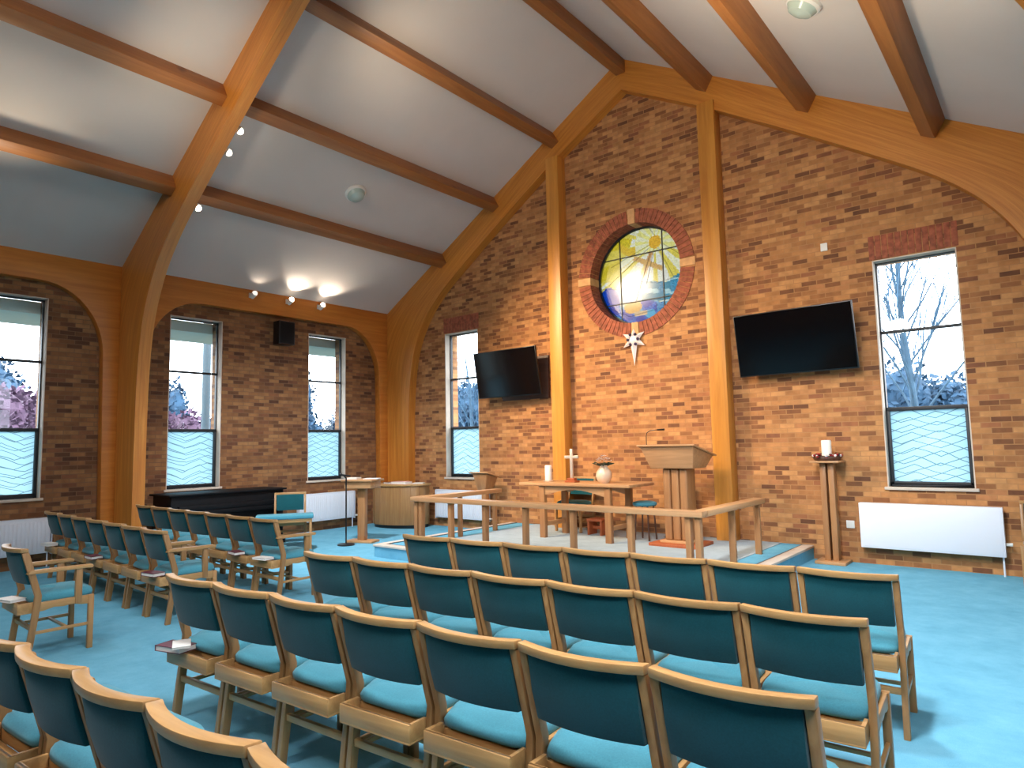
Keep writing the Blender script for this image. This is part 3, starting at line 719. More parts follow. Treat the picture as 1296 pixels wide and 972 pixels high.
# tall candle stand
cs = empty('candle_stand', (.61, -.27, DH), 0, 'thin dark candle stand holding thick white candle beside pulpit', 'candle stand')
MB().lathe([(0, 0), (.12, 0), (.12, .015), (.03, .03), (0, .035)]).build('base', M['black'], cs)
MB().cyl((0, 0, .02), (0, 0, .64), .010, n=10).build('pole', M['black'], cs)
MB().lathe([(0, .64), (.05, .64), (.065, .66), (0, .66)]).build('dish', M['brass'], cs)
MB().lathe([(0, .66), (.05, .66), (.05, .905), (.045, .912), (0, .905)]).build('candle', M['wax'], cs)

# ---------------------------------------------------------------- pulpit
pu = empty('pulpit', (1.0, -.83, DH), 0, 'oak pulpit with fluted column, slanted box top and gooseneck microphone', 'pulpit')
MB().box(-.33, .31, -.27, .27, 0, .045).build('base', M['red_wood'], pu, bevel=.008)
MB().box(-.21, .21, -.19, .19, .045, .075).build('plinth', M['oak_mx'], pu, bevel=.005)
# fluted column from four clustered boards
for sx in (-.115, 0, .115):
    MB().box(sx - .05, sx + .05, -.13, .13, .075, .98).build('column_board', M['oak_m'], pu, bevel=.02, seg=3)
MB().box(-.155, .155, -.09, .09, .075, .98).build('column_core', M['oak_m'], pu, bevel=.005)
# desk: tapered box, sloping top
def hexa(mb, bot, top):
    return mb.add(bot + top, [(3, 2, 1, 0), (4, 5, 6, 7), (0, 1, 5, 4), (1, 2, 6, 5), (2, 3, 7, 6), (3, 0, 4, 7)])
b_ = [(-.30, -.19, .98), (.28, -.19, .98), (.28, .21, .98), (-.30, .21, .98)]
t_ = [(-.40, -.27, 1.255), (.33, -.27, 1.255), (.33, .33, 1.13), (-.40, .33, 1.13)]
hexa(MB(), b_, t_).build('desk_box', M['oak_mx'], pu, bevel=.006)
b_ = [(-.43, -.31, 1.263), (.36, -.31, 1.263), (.36, .38, 1.12), (-.43, .38, 1.12)]
t_ = [(x, y, z + .022) for x, y, z in b_]
hexa(MB(), b_, t_).build('desk_top', M['oak_mx'], pu, bevel=.005)
g = MB().tube([(-.34, -.2, 1.26), (-.34, -.2, 1.40), (-.33, -.2, 1.44), (-.28, -.2, 1.468), (-.18, -.2, 1.475)], [.005] * 5, 8).build('gooseneck', M['black'], pu)
MB().cyl((-.18, -.2, 1.475), (-.08, -.2, 1.475), .010, .013, 10).build('microphone', M['black'], g)

# ---------------------------------------------------------------- flower stand
fs_ = empty('flower_stand', (2.63, -.19, 0), 0, 'slim oak flower pedestal with split column, beside the radiator', 'pedestal')
MB().box(-.17, .17, -.16, .16, 0, .035).build('base', M['oak_mx'], fs_, bevel=.005)
for s in (-1, 1): MB().box(s * .045 - .032, s * .045 + .032, -.06, .06, .035, 1.19).build('column_board', M['oak_m'], fs_, bevel=.004)
MB().box(-.165, .165, -.16, .16, 1.19, 1.215).build('top', M['oak_mx'], fs_, bevel=.005)
wr = empty('berry_wreath', (2.63, -.19, 1.215), 0, 'round wreath of red berries and dark leaves on the flower pedestal', 'wreath')
mb = MB(); m2 = MB(); m3 = MB()
for k in range(90):
    q = 2 * math.pi * random.random(); r_ = .14 + random.uniform(-.03, .03); c = Vector((r_ * math.cos(q), r_ * math.sin(q), .03 + random.uniform(0, .05)))
    a = random.random() * 6.28; d = Vector((math.cos(a), math.sin(a), random.uniform(-.2, .5))) * .032; e_ = Vector((-math.sin(a), math.cos(a), .2)) * .014
    mb.add([c, c + d * .5 + e_, c + d, c + d * .5 - e_], [(0, 1, 2, 3)])
    if k < 42: m2.ball((r_ * math.cos(q * 1.7), r_ * math.sin(q * 1.7), .04 + .04 * random.random()), .015, 8)
    if k < 9: MB().ball((.15 * math.cos(k * .7), .15 * math.sin(k * .7), .06), .017, 8).build('bauble', M['flowerw'], wr)
q0 = [[(.125 + .03 * math.cos(a)) for a in (0, 1.57, 3.14, 4.71)] for _ in (0,)]
ringp = []
for k in range(24):
    q = 2 * math.pi * k / 24
    ringp.append([((.125 + .03 * math.cos(a)) * math.cos(q), (.125 + .03 * math.cos(a)) * math.sin(q), .03 + .03 * math.sin(a)) for a in [j * math.pi / 4 for j in range(8)]])
MB().strip(ringp + [ringp[0]], caps=False).build('wreath_ring', M['dark_wood'], wr)
mb.build('leaf', M['leafd'], wr, smooth=0); m2.build('berry', M['berry'], wr)
ca_ = empty('block_candle', (2.63, -.19, 1.215), 0, 'short white candle in the middle of the berry wreath', 'candle')
MB().lathe([(0, 0), (.056, 0), (.056, .235), (.05, .245), (.02, .238), (0, .235)], n=20).build('wax', M['wax'], ca_)
MB().cyl((0, 0, .23), (0, 0, .262), .002, n=5).build('wick', M['black'], ca_)

# ---------------------------------------------------------------- small lectern at the end of dais
le = empty('reading_lectern', (-2.78, -.36, 0), R(0), 'small oak lectern with sloping top below the smaller television', 'lectern')
MB().box(-.17, .17, -.17, .17, 0, .03).build('base', M['oak_mx'], le, bevel=.005)
MB().box(-.045, .045, -.045, .045, .03, .72).build('column', M['oak_m'], le, bevel=.005)
b_ = [(-.09, -.09, .72), (.09, -.09, .72), (.09, .09, .72), (-.09, .09, .72)]; t_ = [(-.16, -.14, 1.00), (.16, -.14, 1.00), (.16, .14, .93), (-.16, .14, .93)]
hexa(MB(), b_, t_).build('desk_box', M['oak_m'], le, bevel=.005)
b_ = [(-.21, -.18, 1.015), (.21, -.18, 1.015), (.21, .19, .92), (-.21, .19, .92)]; t_ = [(x, y, z + .02) for x, y, z in b_]
hexa(MB(), b_, t_).build('desk_top', M['oak_mx'], le, bevel=.004)

# ---------------------------------------------------------------- left corner: pedestal table, mic stand, curved cabinet, piano
pt = empty('pedestal_table', (-3.78, -2.16, 0), R(20), 'oak pedestal reading table with T base, beside microphone stand', 'pedestal table')
MB().box(-.24, .24, -.12, .12, 0, .035).build('foot', M['oak_mx'], pt, bevel=.006)
MB().box(-.065, .065, -.045, .045, .035, .86).build('column', M['oak_m'], pt, bevel=.005)
MB().box(-.24, .24, -.15, .15, .845, .955).build('apron', M['oak_mx'], pt, bevel=.005)
MB().box(-.28, .28, -.19, .19, .955, .985).build('table_top', M['oak_mx'], pt, bevel=.005)
def book(name, x, y, z, rz, cover, label, cat='book', sx=.14, sy=.20, h=.025, group=None, tilt=0):
    r_ = empty(name, (x, y, z), rz, label, cat, group); r_.rotation_euler = (tilt, 0, rz)
    MB().box(-sx / 2, sx / 2, -sy / 2, sy / 2, 0, .003).box(-sx / 2, sx / 2, -sy / 2, sy / 2, h - .003, h).box(-sx / 2, -sx / 2 + .004, -sy / 2, sy / 2, 0, h).build('cover', cover, r_)
    MB().box(-sx / 2 + .004, sx / 2 - .004, -sy / 2 + .004, sy / 2 - .004, .003, h - .003).build('pages', M['paper'], r_, smooth=0)
    return r_
book('song_book', -3.93, -2.22, .986, R(20), M['paper'], 'white closed book on the pedestal table next to microphone', sx=.2, sy=.15)
o = MB().box(-.12, .12, -.08, .08, 0, .012).build('paper_stack', M['paper'], bevel=.002); o.location = (-3.62, -2.1, .986); o.rotation_euler = (0, 0, R(32)); tag(o, 'thin white stack of papers on the pedestal table', 'papers')
mi = empty('microphone_stand', (-3.73, -2.51, 0), 0, 'thin black microphone stand with round base on blue carpet', 'microphone stand')
MB().lathe([(0, 0), (.13, 0), (.135, .012), (.12, .022), (.02, .03), (0, .03)]).build('base', M['black'], mi)
MB().cyl((0, 0, .02), (0, 0, 1.02), .011, n=10).build('pole', M['black'], mi)
MB().cyl((0, 0, 1.02), (.02, -.06, 1.06), .012, n=10).build('clip', M['black'], mi)
MB().cyl((.035, .05, 1.05), (.0, -.09, 1.07), .012, .016, 12).ball((.0, -.1, 1.075), .026, 12).build('microphone', M['black'], mi)
cb = empty('curved_cabinet', (-4.80, -.52, 0), R(14), 'light oak curved front cabinet standing in the room corner', 'cabinet')
def hc(r_, dy=1.0, n=16): return [(r_ * math.cos(math.pi + math.pi * k / n), r_ * dy * math.sin(math.pi + math.pi * k / n)) for k in range(n + 1)]
MB().prism([(-.56, .16)] + hc(.56, .55) + [(.56, .16)], 'z', .06, .765).build('carcass', M['oak'], cb, bevel=.004)
MB().prism([(-.53, .16)] + hc(.53, .52) + [(.53, .16)], 'z', 0, .06).build('plinth', M['black'], cb)
MB().prism([(-.60, .17)] + hc(.60, .57) + [(.60, .17)], 'z', .765, .80).build('top', M['oak_x'], cb, bevel=.005)
mb = MB()
for k in range(1, 8):
    q = math.pi + math.pi * k / 8; mb.cyl((.562 * math.cos(q), .562 * .55 * math.sin(q), .07), (.562 * math.cos(q), .562 * .55 * math.sin(q), .76), .005, n=6)
mb.build('seam_bead', M['oak_m'], cb)
book('folded_cloth', -4.62, -.62, .80, R(10), M['pink_paper'], 'folded pale pink cloth lying on the curved cabinet', 'cloth', .34, .2, .045)
book('maroon_book', -4.92, -.66, .80, R(-10), M['redbook'], 'small maroon book lying on the curved cabinet', 'book', .2, .14, .03)
book('white_leaflet', -4.37, -.42, .80, R(30), M['paper'], 'white leaflet pile on the curved cabinet edge', 'papers', .2, .15, .02)
pn = empty('piano', (-5.18, -3.77, 0), 0, 'black piano along the side wall under the window', 'piano')
MB().box(-.30, .30, -.86, .89, .10, .84).build('case', M['piano'], pn, bevel=.008)
MB().box(-.34, .34, -.90, .93, .84, .868).build('lid', M['piano'], pn, bevel=.008)
MB().box(.30, .40, -.80, .83, .56, .62).build('key_bed', M['piano'], pn, bevel=.006)
MB().box(.30, .385, -.78, .81, .62, .70).build('key_cover', M['piano'], pn, bevel=.01)
for s in (-1, 1): MB().box(.33, .39, s * .76 - .04 + .015, s * .76 + .04 + .015, .0, .56).build('leg', M['piano'], pn, bevel=.006)
MB().box(-.30, .34, -.88, .91, 0, .10).build('plinth', M['piano'], pn, bevel=.006)

# ---------------------------------------------------------------- radiators
def radiator(axis, a, b, z0, z1, w, label):
    """axis 'g' along x at gable; 'l' along y at left wall"""
    if axis == 'g': r_ = empty('radiator', ((a + b) / 2, 0, z0), 0, label, 'radiator', 'white panel radiators')
    else: r_ = empty('radiator', (-XW, (a + b) / 2, z0), R(90), label, 'radiator', 'white panel radiators')
    L = (b - a) / 2; h = z1 - z0; w0 = .05
    mb = MB().box(-L + .02, L - .02, -w0 - w + .006, -w0, .02, h - .02)
    n = max(6, int((b - a) / .045))
    for k in range(n):
        x = -L + .03 + (2 * L - .06) * (k + .5) / n; mb.box(x - .016, x + .016, -w0 - w, -w0 - w + .008, .04, h - .05)
    mb.build('panel', M['white'], r_, bevel=.004)
    MB().box(-L, L, -w0 - w + .008, -w0 + .002, h - .022, h).build('top_grille', M['white'], r_, bevel=.003)
    for s in (-1, 1): MB().box(s * L - .004, s * L + .004, -w0 - w + .006, -w0 + .002, .0, h - .02).build('end_panel', M['white'], r_, bevel=.002)
    for s in (-1, 1): MB().box(s * (L - .15) - .015, s * (L - .15) + .015, -w0, -.004, .1, h - .1).build('bracket', M['white'], r_, smooth=0)
    MB().cyl((L - .04, -w0 - w / 2, .02), (L - .04, -w0 - w / 2, -z0 + .0), .009, n=8).build('pipe', M['white'], r_)
    MB().cyl((L + .0, -w0 - w / 2, .05), (L + .07, -w0 - w / 2, .05), .016, .018, 10).build('valve', M['white_plastic'], r_)
    return r_
def flat_radiator(a, b, z0, z1, label):
    r_ = empty('radiator', ((a + b) / 2, 0, z0), 0, label, 'radiator', 'white panel radiators'); L = (b - a) / 2; h = z1 - z0
    MB().box(-L, L, -.145, -.05, 0, h).build('casing', M['white'], r_, bevel=.006)
    MB().box(-L + .02, L - .02, -.149, -.143, .02, h - .02).build('front_panel', M['white'], r_, bevel=.003)
    for s in (-1, 1): MB().box(s * (L - .2) - .015, s * (L - .2) + .015, -.05, -.004, .05, h - .1).build('bracket', M['white'], r_, smooth=0)
    MB().cyl((L - .03, -.09, .0), (L - .03, -.09, -z0), .009, n=8).build('pipe', M['white'], r_)
    MB().cyl((L, -.09, .13), (L + .06, -.09, .13), .016, .018, 10).build('valve', M['white_plastic'], r_)
flat_radiator(2.93, 4.30, .205, .72, 'plain white radiator under gable window beside the flower pedestal')
radiator('g', -4.25, -2.95, .15, .68, .08, 'white panel radiator under gable window behind communion rail end')
radiator('l', -2.15, -.95, .16, .675, .08, 'white panel radiator under side window near the curved cabinet')
radiator('l', -7.4, -5.85, .17, .65, .08, 'white panel radiator behind the side block chairs at photo edge')

# ---------------------------------------------------------------- televisions
def tv(x, y, z, w, h, tilt, rz, label, board):
    r_ = empty('television', (x, y, z), rz, label, 'television', 'wall televisions')
    rt_ = Matrix.Rotation(tilt, 3, 'X')
    MB().box(-w / 2, w / 2, 0, .035, -h / 2, h / 2, rot=rt_).build('bezel', M['black'], r_, bevel=.004)
    MB().box(-w / 2 + .012, w / 2 - .012, -.003, .0, -h / 2 + .016, h / 2 - .012, rot=rt_).build('screen', M['screen'], r_, smooth=0)
    MB().box(-w / 4, w / 4, .035, .07, -h / 4, h / 4, rot=rt_).build('back_housing', M['black'], r_, bevel=.006)
    m_ = MB().box(-.16, .16, -y - board - .02, -y - board, -.2, .2); m_.box(-.05, .05, .05, -y - board - .02, -.04, .04); m_.build('wall_bracket', M['black'], r_, bevel=.003)
    return r_
tv(2.335, -.27, 2.70, 1.43, .81, R(11), R(-1.), 'large black television on gable wall between timber post and window', .008)
tv(-2.29, -.34, 2.68, 1.36, .80, R(10), R(0), 'smaller looking black television tilted down, overlapping the narrow gable window', .05)
o = MB().box(-2.62, -1.62, -.045, -.002, 2.24, 2.95).build('backing_board', M['dark_wood'], bevel=.004); tag(o, 'dark brown board on gable wall behind the tilted television', 'board')

# star
so = empty('star_decoration', (-.02, -.03, 3.02), 0, 'white pointed star with long lower point hanging beneath round window', 'star')
mb = MB(); m2 = MB()
for k in range(6):
    q = math.pi / 2 + k * math.pi / 3; L = .20; L = .40 if k == 3 else (.17 if k == 0 else .21)
    d = Vector((math.cos(q), 0, math.sin(q))); n_ = Vector((-math.sin(q), 0, math.cos(q)))
    mb.add([d * .04 + n_ * .06, d * .04 - n_ * .06, d * L, d * .07 + Vector((0, -.045, 0)), d * .07 + Vector((0, .012, 0))], [(0, 3, 2), (3, 1, 2), (1, 4, 2), (4, 0, 2), (0, 4, 1, 3)])
    q += math.pi / 6; m2.ball((.085 * math.cos(q), -.035, .085 * math.sin(q)), .024, 8)
mb.ball((0, -.01, 0), .07, 10, (1, .5, 1))
mb.build('star_points', M['flowerw'], so, smooth=0); m2.build('purple_bead', M['purple'], so)
# thermostat, sockets
o = MB().box(-.04, .04, -.018, 0, -.05, .05).build('wall_sensor', M['white_plastic'], bevel=.004); o.location = (2.704, 0, 3.88); tag(o, 'small white wall sensor high on gable beside soldier course', 'sensor')
o = MB().box(-.045, .045, -.014, 0, -.045, .045).build('wall_socket', M['white_plastic'], bevel=.004); o.location = (2.80, 0, .446); tag(o, 'small white socket on brick wall by the flower pedestal', 'socket')
# speaker
sp_ = empty('speaker', (-XW, -2.5, 3.50), 0, 'black loudspeaker mounted on the brick side wall between two windows', 'speaker')
MB().box(.06, .25, -.155, .155, -.20, .21).build('cabinet', M['black'], sp_, bevel=.01)
MB().box(.25, .258, -.135, .135, -.18, .19).build('grille', M['piano'], sp_, bevel=.003)
MB().box(.0, .07, -.04, .04, -.05, .05).build('bracket', M['black'], sp_, smooth=0)

# ---------------------------------------------------------------- ceiling detectors and spotlights
def dome(x, y, label):
    z = cz(x); s = 1 if x > 0 else -1
    r_ = empty('ceiling_dome', (x, y, z), 0, label, 'ceiling light', 'round ceiling domes'); r_.rotation_euler = (0, s * ang, 0)
    MB().lathe([(0, -.05), (.15, -.05), (.165, -.03), (.165, 0), (0, 0)]).build('base_ring', M['white_plastic'], r_)
    MB().lathe([(0, -.13), (.06, -.122), (.11, -.10), (.14, -.05), (0, -.05)], n=28).build('diffuser', M['dome'], r_)
M['dome'] = plain('dome_diffuser', srgb(176, 190, 180), .25)
dome(-3.37, -2.62, 'round pale ceiling dome between purlins on the speaker side')
dome(3.30, -2.62, 'round pale ceiling dome above the larger television side')
def spot(x, y, z, aim, label, group, lens, axis='g'):
    r_ = empty('spotlight', (x, y, z), 0, label, 'spotlight', group)
    d = (Vector(aim) - Vector((x, y, z))).normalized()
    p = Vector((0, 0, 0))
    if axis == 'g': MB().box(-.03, .03, -.02, .0, .03, .11).cyl((0, -.01, .05), (0, .06, .0), .012, n=8).build('bracket', M['white_plastic'], r_)
    else: MB().box(-.06, -.04, -.03, .03, -.03, .05).cyl((-.05, 0, .01), (0, 0, 0), .012, n=8).build('bracket', M['white_plastic'], r_)
    c = Vector((0, .07, 0)) if axis == 'g' else Vector((.03, 0, 0))
    MB().cyl(c - d * .05, c + d * .05, .038, .048, 16).build('lamp_housing', M['white_plastic'], r_)
    MB().ball(c + d * .055, .043, 14).build('lamp_bulb', lens, r_)
    return Vector((x, y, z)) + c + d * .09, d
def lamp(kind, name, loc, energy, col, aim=None, **kw):
    L = bpy.data.lights.new(name, kind); L.energy = energy; L.color = col
    for k, v in kw.items(): setattr(L, k, v)
    o = bpy.data.objects.new(name, L); COL.objects.link(o); o.location = loc
    if aim is not None: o.rotation_euler = (Vector(aim) - Vector(loc)).to_track_quat('-Z', 'Y').to_euler()
    return o
WARM = (1, .74, .46); SOFT = (1, .86, .70)
for x, z, aim, l in ((-2.78, 5.47, (-.9, 0, 1.6), 'uppermost spotlight of three on the mid room timber arch'), (-3.07, 5.27, (-.2, 0, 2.4), 'middle spotlight of three on the mid room timber arch'), (-3.86, 4.74, (.6, 0, 1.2), 'lowest spotlight of three on the mid room timber arch')):
    p, d = spot(x, -4.94, z, aim, l, 'spotlights on the mid room arch', M['lamp'])
    lamp('SPOT', 'spot_beam', p, 1150, WARM, p + d, spot_size=R(58), spot_blend=.9, shadow_soft_size=.05)
for y, lens, l, pw_ in ((-3.13, M['lamp_dim'], 'unlit looking spotlight on the eave beam, farthest from gable wall', 6), (-2.44, M['lamp'], 'bright middle spotlight on the eave beam above the speaker', 60), (-1.80, M['lamp'], 'bright spotlight on the eave beam nearest gable wall', 60)):
    p, d = spot(-5.49, y, 4.07, (-4.2, y + .15, 4.9), l, 'spotlights on the eave beam', lens, 'l')
    lamp('SPOT', 'eave_beam', p, pw_, SOFT, p + Vector((.55, .08, .62)), spot_size=R(110), spot_blend=.6, shadow_soft_size=.04)

# ---------------------------------------------------------------- hymn books in the trays
def tray_book(ch, lx, label, cover='redbook', rz=0, sx=.19, sy=.11, h=.03, dz=0.0, tx=0.0, group='hymn books in the chair trays'):
    m = Matrix.Translation(ch.location) @ ch.rotation_euler.to_matrix().to_4x4()
    p = m @ Vector((lx, .002, .408 + dz))
    b = book('hymn_book', p.x, p.y, p.z, ch.rotation_euler.z + R(rz), M[cover], label, 'book', sx, sy, h, group)
    b.rotation_euler = (R(tx), R(0), ch.rotation_euler.z + R(rz)); return b
tray_book(R3[0], -.11, 'maroon book in the tray of the aisle end chair, third row', rz=12, dz=-.0)
tray_book(R3[0], -.05, 'white leaflet on the maroon book, aisle end of third row', 'paper', rz=-28, sx=.15, sy=.09, h=.012, dz=.033)
tray_book(L2[6], .06, 'maroon book in the tray of the second side row armchair', rz=10)
tray_book(L2[3], .02, 'maroon book in the tray mid second side row', rz=3)
tray_book(L2[0], -.02, 'white leaflet on the tray at wall end of second side row', 'paper', rz=8, h=.03)
tray_book(L1[6], .05, 'white leaflet in the tray of the armchair nearest the piano row end', 'paper', rz=9, h=.02)
tray_book(L1[5], .0, 'maroon book in the tray beside the armchair, row nearest piano', rz=-6)
l3 = [o for o in COL.objects if o.get('label', '').startswith('teal armchair by the photo edge')][0]
tray_book(l3, .02, 'white leaflet in the tray of the photo edge armchair', 'paper', rz=15, h=.02)

# ---------------------------------------------------------------- outside
def away(o): return o
g = MB().box(-90, 90, -90, 120, -.6, -.55).build('ground_outside', M['lawn'], smooth=0); st(g, 'pale grass outside the windows', 'ground')
# eaves soffit over the side windows
o = MB().box(-7.1, -6.04, -12, 1.0, 3.43, 3.60).build('trim_eaves', M['soffit'], smooth=0); st(o, 'pale roof overhang outside the side windows', 'eaves')
def bare_tree(name, x, y, h, seed, label, r0=.2, lean=0, nb=22):
    rng = random.Random(seed); mb = MB(); tw = MB()
    def branch(p, d, L, r, depth):
        pts = [p]; rad = [r]; n = 4
        for k in range(n):
            d = (d + Vector((rng.uniform(-.15, .15), rng.uniform(-.15, .15), rng.uniform(-.02, .14)))).normalized()
            pts.append(pts[-1] + d * L / n); rad.append(r * (1 - .5 * (k + 1) / n))
        (mb if depth < 3 else tw).tube(pts, rad, 6 if depth < 2 else 4)
        if depth >= 5: return
        for k in range(4 if depth == 0 else (4 if depth < 3 else (3 if depth < 5 else 2))):
            i = rng.randint(1, n) if depth else rng.randint(2, n)
            a = rng.uniform(0, 6.28); sp = rng.uniform(.35, .75)
            nd = (d + Vector((math.cos(a), math.sin(a), rng.uniform(.1, .6))) * sp).normalized()
            branch(pts[i], nd, L * rng.uniform(.55, .78), rad[i] * .7, depth + 1)
    root = empty(name, (x, y, -.55), 0, label, 'tree', 'bare trees outside')
    n = 12; pts = [Vector((0, 0, 0))]; d = Vector((lean, 0, 1)).normalized()
    for k in range(n):
        d = (d + Vector((rng.uniform(-.06, .06), rng.uniform(-.06, .06), .03))).normalized(); pts.append(pts[-1] + d * h / n)
    rad = [r0 * (1 - .93 * k / n) for k in range(n + 1)]; mb.tube(pts, rad, 8)
    for k in range(nb):
        t_ = .22 + .76 * k / nb; i = min(n - 1, int(t_ * n)); p = pts[i].lerp(pts[i + 1], t_ * n - i); a = k * 2.4 + rng.uniform(-.5, .5)
        nd = Vector((math.cos(a) * .62, math.sin(a) * .62, rng.uniform(.7, 1.3))).normalized()
        branch(p, nd, h * rng.uniform(.22, .32) * (1.2 - .6 * t_), max(.010, rad[i] * .32), 2)
    mb.build('trunk', M['bark'], root); tw.build('branches', M['twig'], root, smooth=0)
    return root
bare_tree('bare_tree', 2.3, 9.0, 10.5, 3, 'bare winter tree filling the gable window above the radiator', .105, .03, 46)
bare_tree('bare_tree', -2.0, 26, 11, 11, 'slimmer bare tree standing behind the large one outside', .13, nb=14)
bare_tree('bare_tree', -16.4, 14, 7.5, 8, 'bare hazy tree seen through the narrow gable window', .12, nb=16)
def bush(name, x, y, z, rx, ry, rz, n, mat, label, seed=1, group='bushes outside', leaf=.16):
    rng = random.Random(seed); root = empty(name, (x, y, -.55), 0, label, 'bush', group); mb = MB()
    blobs = [(rng.uniform(-.7, .7) * rx, rng.uniform(-.7, .7) * ry, rng.uniform(.35, 1.) * rz, rng.uniform(.3, .5)) for _ in range(9)]
    for k in range(n):
        b = blobs[k % 9]; a = rng.uniform(0, 6.28); e = rng.uniform(-1, 1); q = math.sqrt(1 - e * e); rr = b[3] * rng.uniform(.7, 1.05)
        c = Vector((b[0] + rx * rr * q * math.cos(a), b[1] + ry * rr * q * math.sin(a), max(.05, b[2] + rz * rr * e * .8)))
        u = Vector((rng.uniform(-1, 1), rng.uniform(-1, 1), rng.uniform(-1, 1))).normalized(); w = u.orthogonal().normalized()
        L = leaf * rng.uniform(.6, 1.3); mb.add([c, c + u * L * .5 + w * L * .28, c + u * L, c + u * L * .5 - w * L * .28], [(0, 1, 2, 3)])
    for b in blobs: mb.ball((b[0], b[1], b[2]), 1., 10, (rx * b[3] * .8, ry * b[3] * .8, rz * b[3] * .62))
    mb.build('foliage', mat, root, smooth=0)
    tr = MB()
    for b in blobs[:6]: tr.tube([(b[0] * .15, b[1] * .15, 0), (b[0] * .6, b[1] * .6, b[2] * .6), (b[0], b[1], b[2])], [.06, .04, .02], 6)
    tr.build('stem', M['bark'], root); return root
# beyond gable (north)
bush('bush', .3, 22, 0, 2.6, 2.0, 4.2, 3600, M['leaf_haze_blue'], 'hazy dark conifer clump low behind the large bare tree', 2, leaf=.3)
bush('bush', -18.5, 18, 0, 3.4, 2.2, 4.2, 3200, M['leaf_haze_blue'], 'hazy shrub clump behind the bare tree in narrow gable window', 3, leaf=.3)
# beyond the side wall (west)
for i, (x, y, rx, rz, mat, l) in enumerate([
    (-27, 4.3, 1.6, 4.3, 'leaf_haze_blue', 'tall hazy tree clump seen through the lamp post window'),
    (-27, 11.6, 2.2, 5.6, 'leaf_haze_blue', 'hazy tree clump seen through the side window near the corner'),
    (-21.5, 2.1, 1.9, 2.7, 'leaf_red', 'reddish bare hedge seen through the lamp post window'),
    (-28, 14.6, 2.4, 4.0, 'leaf_haze_blue', 'low hazy hedge through side window near the corner'),
    (-28, -3.0, 3.4, 5.0, 'leaf_haze_blue', 'wide hazy tree bank outside the photo edge window'),
    (-20, -3.6, 2.6, 3.5, 'leaf_red', 'reddish bare hedge outside the photo edge window'),
    (-32, 9.3, 1.9, 3.1, 'leaf_haze_blue', 'low hazy hedge beside the lamp post')]):
    bush('bush', x, y, 0, rx, rx * .7, rz, 3000, M[mat], l, 20 + i, leaf=.26)
lp = empty('lamp_post', (-10.2, -1.62, -.55), 0, 'plain tall pale post outside the side wall window over the piano', 'post')
MB().cyl((0, 0, 0), (0, 0, 6.4), .10, .085, 14).build('pole', M['pole'], lp)
MB().cyl((0, 0, 0), (0, 0, .4), .16, .14, 14).build('base', M['pole'], lp)

# ---------------------------------------------------------------- light
w = bpy.data.worlds.new('overcast_sky'); sc.world = w; w.use_nodes = True; nt = w.node_tree; nt.nodes.clear()
wo = nt.nodes.new('ShaderNodeOutputWorld'); bg = nt.nodes.new('ShaderNodeBackground'); tc = nt.nodes.new('ShaderNodeTexCoord'); sp = nt.nodes.new('ShaderNodeSeparateXYZ'); rp_ = nt.nodes.new('ShaderNodeValToRGB')
nt.links.new(tc.outputs['Generated'], sp.inputs[0]); nt.links.new(sp.outputs['Z'], rp_.inputs['Fac'])
rp_.color_ramp.elements[0].position = 0.0; rp_.color_ramp.elements[0].color = (.80, .90, 1, 1); rp_.color_ramp.elements[1].position = .5; rp_.color_ramp.elements[1].color = (.90, .95, 1, 1)
nt.links.new(rp_.outputs['Color'], bg.inputs['Color']); bg.inputs['Strength'].default_value = 9.0; nt.links.new(bg.outputs['Background'], wo.inputs['Surface'])
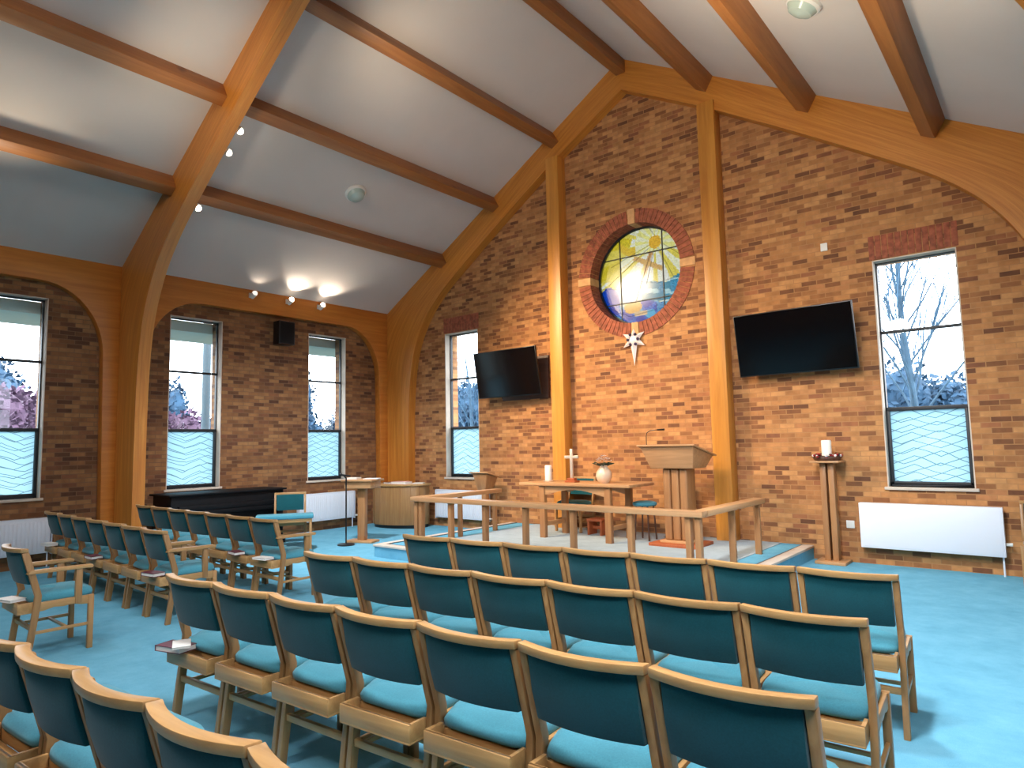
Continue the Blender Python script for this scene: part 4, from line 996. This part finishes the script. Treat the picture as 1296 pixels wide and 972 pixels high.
# unseen fill spots added around the viewpoint to brighten seats, carpet and walls
for loc, aim, e_, c_, sz in (((1.0, -10.9, 5.6), (.2, -3, 1.0), 520, (1, .94, .88), 160), ((5.0, -8.2, 3.6), (3.6, -3.2, 0), 480, (.84, .93, 1), 150),
                              ((3.3, -7.5, 5.2), (2.9, -4.3, 0), 1500, (.95, .97, 1), 120), ((-2.5, -8.2, 4.6), (-2.4, -6.2, 0), 250, (.95, .97, 1), 120)):
    lamp('SPOT', 'hall_fill', loc, e_, c_, aim, spot_size=R(sz), spot_blend=1., shadow_soft_size=.55)
for loc, aim, e_ in (((-.6, -3.9, 5.5), (-1.4, -3.1, 6.6), 45), ((-3.9, -6.9, 3.9), (-3.2, -7.1, 5.6), 60), ((4.25, -4.2, 3.5), (4.2, -3.8, 5.0), 75), ((2.2, -3.2, 4.6), (2.6, -2.6, 5.9), 40), ((2.6, -5.3, 3.6), (2.6, -.3, 5.4), 330), ((-1.5, -6.2, 4.7), (-2.6, -4.9, 5.7), 70), ((.6, -3.2, 5.6), (.5, -3.6, 7.2), 30)):
    lamp('SPOT', 'uplight_and_fill', loc, e_, (1, .84, .62), aim, spot_size=R(110), spot_blend=1., shadow_soft_size=.15)  # fixture-less warm spots for the ceiling glow, plus fill added toward the arches

for loc, aim, e_, sz in (((-2.0, -4.86, 5.35), (-4.0, -2.4, 0), 1600, 75), ((.3, -4.86, 6.4), (.2, -1.6, .2), 700, 70), ((3.2, -4.86, 4.85), (4.0, -2.6, 0), 900, 90)):
    lamp('SPOT', 'fill_downlight', loc, e_, (.93, .97, 1), aim, spot_size=R(sz), spot_blend=1., shadow_soft_size=.2)  # cool spots without fittings, added to brighten the carpet and dais
# ---------------------------------------------------------------- camera
cam = bpy.data.cameras.new('camera'); co = bpy.data.objects.new('camera', cam); COL.objects.link(co); sc.camera = co
yaw, pit, rol, fpx = .689, .0913, -.0203, 835.38
fwd = Vector((-math.sin(yaw) * math.cos(pit), math.cos(yaw) * math.cos(pit), math.sin(pit)))
rgt = Vector((math.cos(yaw), math.sin(yaw), 0)); up = rgt.cross(fwd)
r2 = rgt * math.cos(rol) + up * math.sin(rol); u2 = -rgt * math.sin(rol) + up * math.cos(rol)
mt = Matrix((r2, u2, -fwd)).transposed().to_4x4(); mt.translation = (4.8141, -8.80578, 1.485)
co.matrix_world = mt
cam.sensor_fit = 'HORIZONTAL'; cam.sensor_width = 36; cam.lens = 36 * fpx / 1296; cam.clip_start = .05; cam.clip_end = 400
sc.view_settings.view_transform = 'Standard'; sc.view_settings.look = 'None'; sc.view_settings.exposure = .0
sc.cycles.max_bounces = 8; sc.cycles.transparent_max_bounces = 12; sc.cycles.sample_clamp_indirect = 6; sc.cycles.caustics_reflective = False; sc.cycles.caustics_refractive = False
sc.cycles.use_denoising = True
